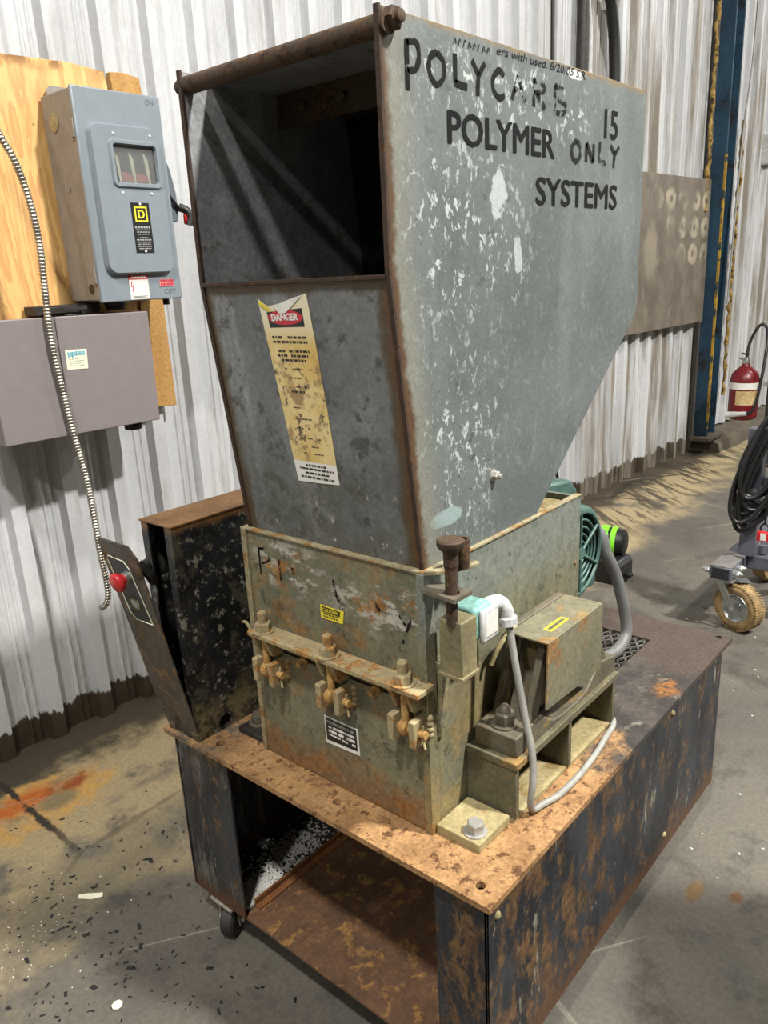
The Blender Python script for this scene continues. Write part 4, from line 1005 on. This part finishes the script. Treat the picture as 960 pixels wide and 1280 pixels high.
bk = MB().box(0.089, 0.134, 0.108, 0.154, 0.905, 1.006).build('interlock_block', HBOX, gt, 0.002)
MB().box(0.086, 0.137, 0.105, 0.157, 0.900, 0.907).build('block_foot', HBOX, bk, 0.001)
MB().prism([(0.112, 0.905), (0.150, 0.905), (0.178, 0.83), (0.180, 0.778), (0.112, 0.755), (0.108, 0.80), (0.118, 0.85)], 'y', 0.172, 0.1835).build('interlock_strap', CHS, gt, 0.0015)
sw = MB().box(0.150, 0.206, 0.122, 0.172, 0.944, 1.004).build('limit_switch', TEALSW, gt, 0.006)
MB().box(0.160, 0.212, 0.113, 0.122, 0.938, 1.000).build('switch_cover', WHITEPL, sw, 0.004)
MB().box(0.168, 0.204, 0.1112, 0.113, 0.949, 0.990).build('switch_label', LWHITE, sw, 0.001)
MB().tube([(0.205, 0.142, 0.985), (0.222, 0.138, 0.987), (0.240, 0.132, 0.984), (0.250, 0.126, 0.970), (0.253, 0.122, 0.952)], lambda t: 0.014+0.001*math.sin(t*3), 14).build('conduit_elbow', WHITEPL, sw, smooth=60)
MB().lathe([(0, 0.0165), (0.002, 0.018), (0.016, 0.018), (0.019, 0.013)], (0.2525, 0.1225, 0.957), (0.03, -0.06, -1), 10).build('elbow_nut', WHITEPL, sw, smooth=30)
MB().tube([(0.254, 0.120, 0.945), (0.252, 0.105, 0.865), (0.250, 0.085, 0.773), (0.245, 0.064, 0.690), (0.235, 0.057, 0.640), (0.233, 0.060, 0.598), (0.245, 0.062, 0.573), (0.277, 0.058, 0.5675), (0.321, 0.047, 0.5675), (0.402, 0.045, 0.5675), (0.493, 0.052, 0.5675), (0.56, 0.062, 0.5675), (0.605, 0.068, 0.5675), (0.635, 0.085, 0.5675), (0.645, 0.13, 0.5675), (0.65, 0.17, 0.5675)], 0.0068, 10).build('switch_cable', CABLE, gt, smooth=60)

# ------------------------------------------------------------------ motor behind the chamber
mc = (0.800, 0, 0.882)
mt = MB().lathe([(0.37, 0.112), (0.38, 0.118), (0.76, 0.118), (0.78, 0.10)], mc, (0, 1, 0), 36).build('motor', TEAL, gt, smooth=40)
b = MB()
for k in range(18):
    a = 2*math.pi*k/18; d = Vector((math.cos(a), 0, math.sin(a))); e = Vector((-math.sin(a), 0, math.cos(a)))*0.0025
    p = Vector((mc[0], 0.40, mc[2]))
    q = [p+d*0.116-e, p+d*0.128-e, p+d*0.128+e, p+d*0.116+e]
    b.hexa([*q, *[v+Vector((0, 0.33, 0)) for v in q]])
b.build('cooling_fin', TEAL, mt)
fc = MB().lathe([(0.37, 0.121), (0.29, 0.123), (0.258, 0.118), (0.250, 0.108), (0.250, 0.102), (0.256, 0.100), (0.262, 0.110), (0.30, 0.115), (0.37, 0.113)], mc, (0, 1, 0), 40, cap=False, closed=True).build('fan_cover', TEAL, mt, smooth=40)
cf = MB().lathe([(0.300, 0.022), (0.304, 0.030), (0.345, 0.030), (0.350, 0.022)], mc, (0, 1, 0), 20).build('cooling_fan', BLACK, mt, smooth=40)
for k in range(8):
    a = 2*math.pi*k/8; d = Vector((math.cos(a), 0, math.sin(a))); e = Vector((-math.sin(a), 0, math.cos(a)))*0.002
    p = Vector((mc[0], 0.306, mc[2])); q = [p+d*0.028-e, p+d*0.100-e, p+d*0.100+e, p+d*0.028+e]
    MB().hexa([*q, *[v+Vector((0, 0.036, 0)) for v in q]]).build('fan_blade', BLACK, cf)
for rr in (0.030, 0.048, 0.066, 0.084):
    MB().tube([(mc[0]+rr*math.cos(t*math.pi/16), 0.258, mc[2]+rr*math.sin(t*math.pi/16)) for t in range(32)], 0.0038, 6, 1, True, True).build('grille_ring', TEAL, mt, smooth=60)
for k in range(3):
    a = R(30+60*k); d = Vector((math.cos(a), 0, math.sin(a)))
    MB().cyl(Vector((mc[0], 0.254, mc[2]))-d*0.106, Vector((mc[0], 0.254, mc[2]))+d*0.106, 0.0042, 8).build('grille_spoke', TEAL, mt, smooth=60)
MB().lathe([(0, 0.016), (0.006, 0.016)], (mc[0], 0.256, mc[2]), (0, -1, 0), 16).build('grille_hub', TEAL, mt)
MB().box(0.70, 0.90, 0.40, 0.72, 0.72, 0.775).build('motor_feet', TEAL, mt, 0.004)
MB().box(0.69, 0.96, 0.36, 0.76, ZT, 0.72).build('motor_base', CHS, mt, 0.003)
MB().box(0.872, 0.905, 0.262, 0.30, 0.765, 0.795).build('cover_lug', TEAL, mt, 0.004)
MB().prism([(0.72, 0.97), (0.93, 0.94), (0.94, 1.0), (0.90, 1.035), (0.78, 1.05), (0.72, 1.03)], 'y', 0.335, 0.52).build('terminal_box', TEAL, mt, 0.008)
MB().box(0.658, 0.70, 0.40, 0.62, 0.90, 0.965).build('belt_cover', CREAM, mt, 0.01)
MB().lathe([(0, 0.016), (0.03, 0.016), (0.036, 0.012)], (0.70, 0.215, 0.765), (0.9, -0.4, 0), 16).build('jack_screw', CREAM, mt, smooth=40)
MB().box(0.657, 0.74, 0.22, 0.30, ZT, 0.775).build('slide_block', CHS, mt, 0.003)
MB().tube([(0.905, 0.30, 0.93), (0.925, 0.262, 0.895), (0.934, 0.25, 0.846), (0.97, 0.235, 0.771), (0.994, 0.22, 0.674), (0.994, 0.21, 0.61), (0.967, 0.208, 0.585), (0.93, 0.208, 0.577), (0.88, 0.215, 0.577), (0.80, 0.23, 0.577)], 0.0155, 14).build('motor_conduit', CONDUIT, gt, smooth=60)

# ------------------------------------------------------------------ control box with hanging panel
kb = thing('control_box', 'black open control box with red stop button panel beside the granulator', 'control box', (0.2, 0.85, ZT))
bx0, bx1, by0, by1, bz1 = 0.010, 0.46, 0.789, 0.900, 1.078
bs = plate_holes('box_side', [(bx0, ZT), (bx1, ZT), (bx1, bz1-0.004), (bx0, bz1-0.004)], [circ(0.09, ZT+0.019, 0.017, 18)], 0.0, 0.004, CTRL, None)
for q_ in bs.data.vertices: q_.co = Vector((q_.co.x, by0+q_.co.z, q_.co.y))
bs.data.flip_normals(); par(bs, kb)
MB().box(bx0, bx1, by1-0.004, by1, ZT, bz1-0.004).build('box_side', CTRL, kb, 0.001)
MB().box(bx0-0.003, bx1, by0-0.002, by1+0.002, bz1-0.004, bz1).build('box_top', CTRLTOP, kb, 0.001)
MB().box(bx1-0.004, bx1, by0+0.004, by1-0.004, ZT, bz1-0.004).build('box_back', CTRL, kb)
MB().box(bx0+0.002, bx1-0.004, by0+0.004, by1-0.004, ZT, ZT+0.004).build('box_floor', CTRL, kb)
for y0 in (by0+0.004, by1-0.024): MB().box(bx0, bx0+0.004, y0, y0+0.020, ZT+0.004, bz1-0.004).build('front_flange', CTRL, kb)
for z in (1.03, 0.94, 0.72):
    MB().lathe([(0, 0.005), (0.0012, 0.005)], (bx0+0.02, by0, z), (0, -1, 0), 10).build('painted_screw_hole', EDGER, kb)  # dark discs painted as the shade of open holes, nothing is cut
MB().tube([(0.17, by0+0.002, 0.80), (0.165, by0-0.02, 0.805), (0.155, by0-0.05, 0.79)], 0.004, 8).build('cable_stub', CREAM, kb, smooth=60)
pa = Vector((0.018, 0, ZT+0.004)); pt = Vector((-0.090, 0, 1.066)); ld = (pt-pa).normalized(); nd = Vector((-ld.z, 0, ld.x))  # outward normal
def PP(t, y, out=0.0): return pa+(pt-pa)*t+Vector((0, y, 0))+nd*out
def slab(poly, o0, o1):
    b = MB(); n = len(poly)
    return b.raw([PP(t, y, o0) for t, y in poly]+[PP(t, y, o1) for t, y in poly], [tuple(range(n)), tuple(range(2*n-1, n-1, -1))]+[(i, i+n, (i+1) % n+n, (i+1) % n) for i in range(n)])
pn = slab([(0, 0.790), (0, 0.905), (0.08, 0.920), (0.97, 0.906), (1.0, 0.902), (1.0, 0.790), (0.95, 0.770), (0.2, 0.787)], 0, 0.004).build('hinged_panel', PANEL, kb, 0.0008)
FP = plain('faceplate_black', '#1f1f1f', 0.4, 0.2, 0.1)
slab([(0.905, 0.888), (0.925, 0.880), (0.92, 0.825), (0.89, 0.812), (0.625, 0.800), (0.62, 0.862), (0.65, 0.877)], 0.0042, 0.0052).build('faceplate', FP, pn)
b = MB(); fo = [(0.905, 0.888), (0.925, 0.880), (0.92, 0.825), (0.89, 0.812), (0.625, 0.800), (0.62, 0.862), (0.65, 0.877)]
b.tube([PP(t, y, 0.0056) for t, y in fo]+[PP(*fo[0], 0.0056)], 0.0012, 6, 1, False)
b.build('faceplate_border', LCREAM, pn)
bc = PP(0.850, 0.826)
MB().lathe([(0.004, 0.013), (0.016, 0.013), (0.017, 0.011)], bc, nd, 18).build('button_collar', CHROME, pn, smooth=40)
MB().lathe([(0.016, 0.0115), (0.021, 0.0125), (0.026, 0.019), (0.030, 0.0215), (0.036, 0.0215), (0.040, 0.018), (0.0415, 0.0005)], bc, nd, 28).build('stop_button', RED, pn, smooth=50)
MB().cyl(bc-nd*0.045, bc, 0.014, 14).build('button_contact', BLACK, pn, smooth=40)
kc = PP(0.71, 0.842)
MB().lathe([(0.0052, 0.0155), (0.0065, 0.0155), (0.0065, 0.0125), (0.0052, 0.0125)], kc, nd, 20, cap=False, closed=True).build('lock_ring', CREAM, pn)
MB().lathe([(0.005, 0.011), (0.007, 0.011)], kc, nd, 16).build('lock_hole', CHROME, pn)
for t, y in ((0.93, 0.86), (0.90, 0.822), (0.655, 0.812), (0.66, 0.866), (0.86, 0.785), (0.12, 0.80), (0.10, 0.905)):
    MB().lathe([(0.004, 0.004), (0.006, 0.003)], PP(t, y), nd, 10).build('screw', EDGER, pn)
MB().tube([PP(0.9, 0.80, -0.01), PP(0.85, 0.79, -0.02), PP(0.8, 0.80, -0.03)], 0.011, 8).build('contact_block', BLACK, pn, smooth=60)

# ------------------------------------------------------------------ equipment cart with caster at the far right
FR = plain('frame_grey', '#5e6069', 0.4, 0.3, 0.06)
FRT = plain('frame_grey_dusty', '#77736f', 0.55, 0.2, 0.08)
TIRE = plain('tan_tyre', '#8a724a', 0.75, 0, 0.18)
eq = thing('equipment_frame', 'grey steel wheeled frame with tan pneumatic caster tyre', 'wheeled frame', (2.6, 0.3, 0.0))
MB().box(2.385, 3.2, 0.352, 0.442, 0.247, 0.306).build('foot_beam', FR, eq, 0.006)
MB().box(2.383, 2.386, 0.362, 0.432, 0.254, 0.299).build('beam_end_cap', plain('cap_black', '#24252b', 0.5), eq, 0.001)
MB().box(2.387, 2.60, 0.354, 0.440, 0.306, 0.3075).build('beam_top', FRT, eq)
MB().box(2.60, 2.66, -0.9, 0.352, 0.24, 0.30).build('cross_beam', FR, eq, 0.005)
MB().box(2.57, 2.63, 0.318, 0.386, 0.306, 0.87).build('post', FR, eq, 0.004)
MB().box(2.60, 2.64, -0.6, 0.318, 0.62, 0.66).build('upper_rail', FR, eq, 0.004)
b = MB().hexa([(2.63, 0.33, 0.306), (2.63, 0.30, 0.306), (3.2, -0.05, 0.25), (3.2, 0.0, 0.25), (2.63, 0.33, 0.345), (2.63, 0.30, 0.345), (3.2, -0.05, 0.29), (3.2, 0.0, 0.29)]); b.build('brace', FR, eq)
for (x, y, z) in ((2.43, 0.345, 0.272), (2.47, 0.345, 0.285), (2.40, 0.45, 0.28)): hexbolt('beam_bolt', (x, 0.352 if y < 0.4 else 0.442, z), (0, -1 if y < 0.4 else 1, 0), 0.014, 0.02, CHROME, eq, True, dome=True)
hexbolt('post_bolt', (2.570, 0.345, 0.60), (-1, 0, 0), 0.012, 0.006, CHROME, eq, True)
hexbolt('post_bolt', (2.570, 0.350, 0.82), (-1, 0, 0), 0.006, 0.006, CHROME, eq, True)
MB().box(2.39, 2.52, 0.345, 0.450, 0.238, 0.247).build('caster_plate', CHROME, eq, 0.002)
wc = Vector((2.475, 0.335, 0.106)); wn = Vector((-0.94, 0.34, 0)).normalized(); wd = Vector((0, 0, 1)).cross(wn)
ty = MB().lathe([(-0.030, 0.062), (-0.036, 0.078), (-0.034, 0.092), (-0.022, 0.102), (0, 0.105), (0.022, 0.102), (0.034, 0.092), (0.036, 0.078), (0.030, 0.062)], wc, wn, 48, cap=False, closed=True).build('tyre', TIRE, eq, smooth=60)
b = MB()
for k in range(54):
    a = 2*math.pi*k/54; rd = wd*math.cos(a)+Vector((0, 0, 1))*math.sin(a); tg = -wd*math.sin(a)+Vector((0, 0, 1))*math.cos(a)
    for sg in (-1, 1):
        p = wc+rd*0.0985+wn*(sg*0.021)+tg*(0.003*sg)
        b.hexa([p-tg*0.0035-wn*0.011-rd*0.003, p+tg*0.0035-wn*0.011-rd*0.003, p+tg*0.0035+wn*0.011-rd*0.003, p-tg*0.0035+wn*0.011-rd*0.003,
                p-tg*0.003-wn*0.010+rd*(0.0065), p+tg*0.003-wn*0.010+rd*0.0065, p+tg*0.003+wn*0.010+rd*0.0065, p-tg*0.003+wn*0.010+rd*0.0065])
b.build('tyre_tread', TIRE, ty)
rm = MB().lathe([(-0.028, 0.064), (0.030, 0.064), (0.033, 0.061), (0.026, 0.056), (0.012, 0.048), (0.012, 0.022), (0.028, 0.018), (0.030, 0.0005)], wc, wn, 32).build('rim', CHROME, eq, smooth=40)
for k in range(4):
    a = k*math.pi/2+0.5; p = wc+(wd*math.cos(a)+Vector((0, 0, 1))*math.sin(a))*0.038+wn*0.012
    hexbolt('rim_bolt', p, wn, 0.006, 0.006, CHROME, rm, False)
top = Vector((2.45, 0.395, 0.238))
for sg in (1, -1):
    a = wc+wn*(0.044*sg); c_ = Vector((top.x, top.y, 0.238))+wn*(0.036*sg); e = wd*0.020
    b = MB().hexa([a-e*0.8-Vector((0, 0, 0.012)), a+e*0.8-Vector((0, 0, 0.012)), a+e*0.8-Vector((0, 0, 0.012))+wn*0.005, a-e*0.8-Vector((0, 0, 0.012))+wn*0.005,
                   c_-e*1.2, c_+e*1.2, c_+e*1.2+wn*0.005, c_-e*1.2+wn*0.005]); b.build('caster_fork', CHROME, eq, 0.002)
    hexbolt('axle_nut', a+wn*(0.005*sg), wn*sg, 0.011, 0.010, CHROME, eq, True)
# brake tab
MB().hexa([(2.46, 0.335, 0.222), (2.50, 0.30, 0.216), (2.53, 0.33, 0.218), (2.49, 0.365, 0.224), (2.46, 0.335, 0.225), (2.50, 0.30, 0.219), (2.53, 0.33, 0.221), (2.49, 0.365, 0.227)]).build('brake_tab', CHROME, eq)
# other corners of the frame so that it stands on its own
def stub_caster(x, y):
    MB().lathe([(-0.03, 0.06), (-0.034, 0.092), (0, 0.105), (0.034, 0.092), (0.03, 0.06)], (x, y, 0.105), (0.3, 1, 0), 28).build('tyre', TIRE, eq, smooth=50)
    MB().box(x-0.05, x+0.05, y-0.05, y+0.05, 0.213, 0.247).build('caster_fork', CHROME, eq, 0.002)
stub_caster(3.12, 0.39); stub_caster(2.64, -0.8); stub_caster(3.12, -0.8)
MB().box(2.60, 3.2, -0.85, -0.79, 0.247, 0.306).build('foot_beam', FR, eq, 0.006)
# coil of black cable hung on the post: several separate turns of one cable
hz = Vector((0.26, -0.965, 0)).normalized(); hk = Vector((2.56, 0.30, 1.01))
pts = []
for k in range(9):
    wdt = 0.080+0.010*(k % 4); dn = 0.42+0.026*((k*5) % 7); ox = 0.012*((k*3) % 5)-0.02
    for t in range(14):
        a = 2*math.pi*t/14
        x = ox-0.02+math.sin(a)*wdt*(-1)*(0.62+0.38*(1-math.cos(a))/2)
        z = -dn/2+math.cos(a)*dn/2
        dep = -0.05+0.011*(k % 5)+0.01*math.sin(a*2+k)
        x += 0.10+0.28*z
        pts.append(hk+hz*x+Vector((0, 0, z))+Vector((-0.96, -0.26, 0))*(-dep+0.01))
cb = MB().tube(pts, 0.0095, 8, 4).build('cable_coil', BLACK, None, smooth=60)
tag(cb, 'coil of black cable hanging on the grey wheeled frame', 'cable coil')
lk = thing('red_padlock', 'small red lockout padlock hanging on the wheeled frame', 'padlock', (2.515, 0.26, 0.405))
MB().box(2.505, 2.525, 0.245, 0.30, 0.405, 0.450).build('lock_body', RED, lk, 0.004)
MB().box(2.503, 2.505, 0.262, 0.284, 0.412, 0.443).build('lock_label', LWHITE, lk)
MB().tube([(2.515, 0.287, 0.450), (2.515, 0.287, 0.47), (2.515, 0.272, 0.484), (2.515, 0.257, 0.47), (2.515, 0.257, 0.45)], 0.004, 8).build('shackle', BLACK, lk, smooth=60)
MB().box(2.511, 2.519, 0.268, 0.276, 0.480, 0.60).build('lock_hanger', BLACK, lk)

# ------------------------------------------------------------------ fire extinguisher on its post
FX = worn('extinguisher_red', '#74181f', '#66151b', '#4a1015', '#7d2630', 0.62, 12, 0.35)
ex, ey, ez = 5.40, 1.235, 0.37
et = thing('fire_extinguisher', 'red fire extinguisher strapped to a post beyond the cable coil', 'fire extinguisher', (ex, ey, ez))
MB().lathe([(0, 0.075), (0.012, 0.098), (0.03, 0.104), (0.30, 0.104), (0.345, 0.092), (0.385, 0.055), (0.40, 0.03), (0.42, 0.026)], (ex, ey, ez), (0, 0, 1), 32).build('cylinder', FX, et, smooth=50)
MB().lathe([(0.235, 0.107), (0.285, 0.107)], (ex, ey, ez), (0, 0, 1), 32, cap=False).build('strap', LWHITE, et, smooth=50)
b = MB()
for k in range(9):
    a0 = R(165+k*11); a1 = R(165+(k+1)*11); r_ = 0.1055
    b.raw([(ex+r_*math.cos(a0), ey+r_*math.sin(a0), ez+0.12), (ex+r_*math.cos(a1), ey+r_*math.sin(a1), ez+0.12), (ex+r_*math.cos(a1), ey+r_*math.sin(a1), ez+0.225), (ex+r_*math.cos(a0), ey+r_*math.sin(a0), ez+0.225)], [(0, 1, 2, 3)])
b.build('instruction_label', worn('ext_label', '#c9b284', '#b89d6a', '#6d5a3c', '#8c744c', 0.6, 25), et, smooth=50)
MB().lathe([(0.415, 0.024), (0.435, 0.026), (0.46, 0.018)], (ex, ey, ez), (0, 0, 1), 16).build('valve', CHROME, et, smooth=40)
MB().hexa([(ex-0.12, ey-0.01, ez+0.46), (ex+0.03, ey-0.01, ez+0.455), (ex+0.03, ey+0.01, ez+0.455), (ex-0.12, ey+0.01, ez+0.46), (ex-0.13, ey-0.01, ez+0.475), (ex+0.03, ey-0.01, ez+0.468), (ex+0.03, ey+0.01, ez+0.468), (ex-0.13, ey+0.01, ez+0.475)]).build('handle', CHROME, et)
MB().hexa([(ex-0.11, ey-0.009, ez+0.50), (ex+0.03, ey-0.009, ez+0.475), (ex+0.03, ey+0.009, ez+0.475), (ex-0.11, ey+0.009, ez+0.50), (ex-0.11, ey-0.009, ez+0.51), (ex+0.03, ey-0.009, ez+0.487), (ex+0.03, ey+0.009, ez+0.487), (ex-0.11, ey+0.009, ez+0.51)]).build('lever', BLACK, et)
MB().tube([(ex-0.01, ey, ez+0.45), (ex+0.02, ey-0.01, ez+0.58), (ex+0.04, ey-0.05, ez+0.68), (ex+0.05, ey-0.09, ez+0.70), (ex+0.05, ey-0.12, ez+0.62), (ex-0.02, ey-0.13, ez+0.40), (ex-0.08, ey-0.11, ez+0.12), (ex-0.10, ey-0.06, ez+0.06)], 0.011, 8).build('hose', BLACK, et, smooth=60)
MB().cyl((ex-0.10, ey-0.06, ez+0.06), (ex-0.10, ey+0.09, ez+0.04), 0.016, 12, 0.026).build('nozzle', WHITEPL, et, smooth=40)
pst = thing('chipped_post', 'dark steel post with chipped yellow paint behind the fire extinguisher', 'post', (5.52, 1.10, 0))
MB().box(5.50, 5.57, 1.05, 1.10, 0, 1.52).build('post', DARKMET, pst, 0.003)
MB().box(5.495, 5.502, 1.06, 1.09, 0.75, 1.52).build('chipped_edge', worn('chipped_yellow', '#b58f2c', '#8f6f22', '#221f1a', '#2f2a20', 0.47, 22, 0.7), pst)
MB().box(5.47, 5.51, 1.06, 1.125, ez+0.245, ez+0.275).build('bracket', CHROME, pst)
MB().box(5.45, 5.62, 0.99, 1.16, 0, 0.012).build('base_plate', DARKMET, pst)

# ------------------------------------------------------------------ black and green tool on the floor behind the cart
LIME = plain('lime_plastic', '#7cd42c', 0.4, 0, 0.08)
tt = thing('cordless_tool', 'black and lime green cordless tool lying on the floor behind the motor', 'power tool', (2.72, 1.02, 0))
MB().prism([(0, 0), (0.30, 0), (0.32, 0.03), (0.32, 0.10), (0.29, 0.125), (0.02, 0.125), (0, 0.10)], 'x', 0, 0.16).build('case', BLACK, tt, 0.008)
tt.children[0].matrix_basis = Matrix.Translation((2.64, 0.955, 0))
ax = Vector((0.2, -1, 0)).normalized(); hc = Vector((2.75, 1.17, 0.185))
MB().lathe([(0, 0.055), (0.02, 0.07), (0.13, 0.074), (0.15, 0.066), (0.175, 0.066), (0.185, 0.05)], hc, ax, 28).build('drum', BLACK, tt, smooth=40)
for k, (h0, h1, r_) in enumerate(((0.02, 0.045, 0.0775), (0.06, 0.10, 0.080), (0.115, 0.14, 0.0775))):
    b = MB(); rs = []
    e1 = Vector((0, 0, 1)); e2 = ax.cross(e1)
    for i in range(9):
        a = R(-15+i*17); dv = e1*math.cos(a)-e2*-math.sin(a)
        rs.append([hc+ax*h0+dv*(r_-0.008), hc+ax*h1+dv*(r_-0.008), hc+ax*h1+dv*r_, hc+ax*h0+dv*r_])
    b.rings(rs); b.build('lime_band', LIME, tt, smooth=50)
MB().tube([hc+ax*0.05+Vector((-0.055, 0, 0.05)), hc+ax*0.06+Vector((-0.075, 0, 0.065)), hc+ax*0.09+Vector((-0.075, 0, 0.065)), hc+ax*0.11+Vector((-0.055, 0, 0.05))], 0.009, 8).build('lime_loop', LIME, tt, smooth=60)
MB().box(2.70, 2.74, 0.925, 0.955, 0.03, 0.05).build('latch', BLACK, tt, 0.003)

# ------------------------------------------------------------------ unseen box added outside the frame to cast shade on the floor
BLOCKER = worn('blocker_green', '#3d4a44', '#4a5750', '#5a4a36', '#6d5840', 0.62, 6, 0.5, 0.1)
cc = thing('shade_blocker', 'unseen dark green cabinet standing beyond the cart side', 'blocker', (1.25, -1.35, 0))
def rotbox(name, cx, cy, a, x0, x1, y0, y1, z0, z1, mat, parent):
    P = []
    for z in (z0, z1):
        for x, y in ((x0, y0), (x1, y0), (x1, y1), (x0, y1)):
            P.append((cx+x*math.cos(a)-y*math.sin(a), cy+x*math.sin(a)+y*math.cos(a), z))
    return MB().hexa(P).build(name, mat, parent, 0.004)
CA = R(31.5)
rotbox('blocker_body', 0.925, -0.775, CA, -0.75, 0.0, -0.55, 0.0, 0.06, 1.58, BLOCKER, cc)
rotbox('blocker_plinth', 0.925, -0.775, CA, -0.72, -0.03, -0.52, -0.03, 0.0, 0.06, DARKMET, cc)
rotbox('blocker_top', 0.925, -0.775, CA, -0.76, 0.01, -0.56, 0.01, 1.58, 1.60, BLOCKER, cc)
for q in (0, 1): rotbox('blocker_door', 0.925, -0.775, CA, -0.73+q*0.355, -0.385+q*0.355, 0.0, 0.012, 0.10, 1.54, BLOCKER, cc)

# ------------------------------------------------------------------ litter
def scatter(name, n, gen, mat, label, cat):
    b = MB()
    for _ in range(n):
        x, y, z, l, wv, h = gen(); a = random.uniform(0, math.pi); ca, sa = math.cos(a), math.sin(a)
        P = []
        for zz in (0, h):
            for u, v in ((-l, -wv), (l, -wv*random.uniform(0.3, 1)), (l*random.uniform(0.6, 1), wv), (-l*random.uniform(0.5, 1), wv*random.uniform(0.5, 1))):
                P.append((x+u*ca-v*sa, y+u*sa+v*ca, z+zz))
        b.hexa(P)
    return tag(b.build(name, mat), label, cat, None, 'stuff')
def g_flake():
    while True:
        x = random.gauss(-0.22, 0.22); y = random.gauss(1.08, 0.30)
        if y < 1.75 and x > -0.9 and (x < 0.0 or y > 0.93): break
    s = random.choice((0.6, 0.8, 1, 1, 1.3, 1.8))
    return x, y, 0.0, random.uniform(0.003, 0.0065)*s, random.uniform(0.0015, 0.0032)*s, 0.0012
scatter('plastic_flakes', 290, g_flake, BLACK, 'black plastic flakes scattered on the concrete floor', 'plastic flakes')
def g_dust():
    return random.gauss(-0.33, 0.10), random.gauss(1.17, 0.10), 0.0, random.uniform(0.001, 0.003), 0.0012, 0.001
scatter('pale_crumbs', 70, g_dust, LCREAM, 'pale plastic crumbs on the floor among black flakes', 'crumbs')
def g_gran():
    t = random.random()
    if t < 0.62: x, y, = random.gauss(0.09, 0.04), random.gauss(0.750, 0.022)
    elif t < 0.94: x, y = random.gauss(0.24, 0.06), random.gauss(0.79, 0.03)
    else: x, y = random.uniform(0.04, 0.5), random.uniform(0.725, 0.88)
    x = max(x, 0.03); y = min(max(y, 0.725), 0.885)
    return x, y, 0.105+0.0006+random.random()*0.006*(1 if t < 0.62 else 0.3), random.uniform(0.0018, 0.0042), random.uniform(0.0012, 0.003), 0.002
scatter('white_regrind', 2200, g_gran, LWHITE, 'white plastic regrind spilled on the cart shelf', 'plastic regrind')
def g_bits(): return random.uniform(0.9, 2.6), random.uniform(-0.6, 0.6), 0.0, random.uniform(0.002, 0.005), 0.002, 0.001
scatter('white_bits', 70, g_bits, LWHITE, 'tiny white bits on the floor beyond the cart', 'plastic bits')
pp_ = MB().raw([(-0.148, 1.214, 0.001), (-0.128, 1.184, 0.001), (-0.104, 1.166, 0.002), (-0.098, 1.172, 0.008), (-0.112, 1.190, 0.006), (-0.124, 1.204, 0.007), (-0.140, 1.224, 0.002)], [(0, 1, 2, 3, 4, 5, 6)]).build('paper_scrap', LCREAM)
pp_.modifiers.new('s', 'SOLIDIFY').thickness = 0.0015
tag(pp_, 'torn off-white paper scrap lying among black flakes', 'paper scrap')
b = MB().lathe([(0, 0.010), (0.006, 0.013), (0.010, 0.007)], (-0.262, 0.835, 0.0), (0, 0, 1), 7)
tag(b.build('yellow_lump', LCREAM), 'small pale yellow plastic lump on the floor', 'plastic lump')
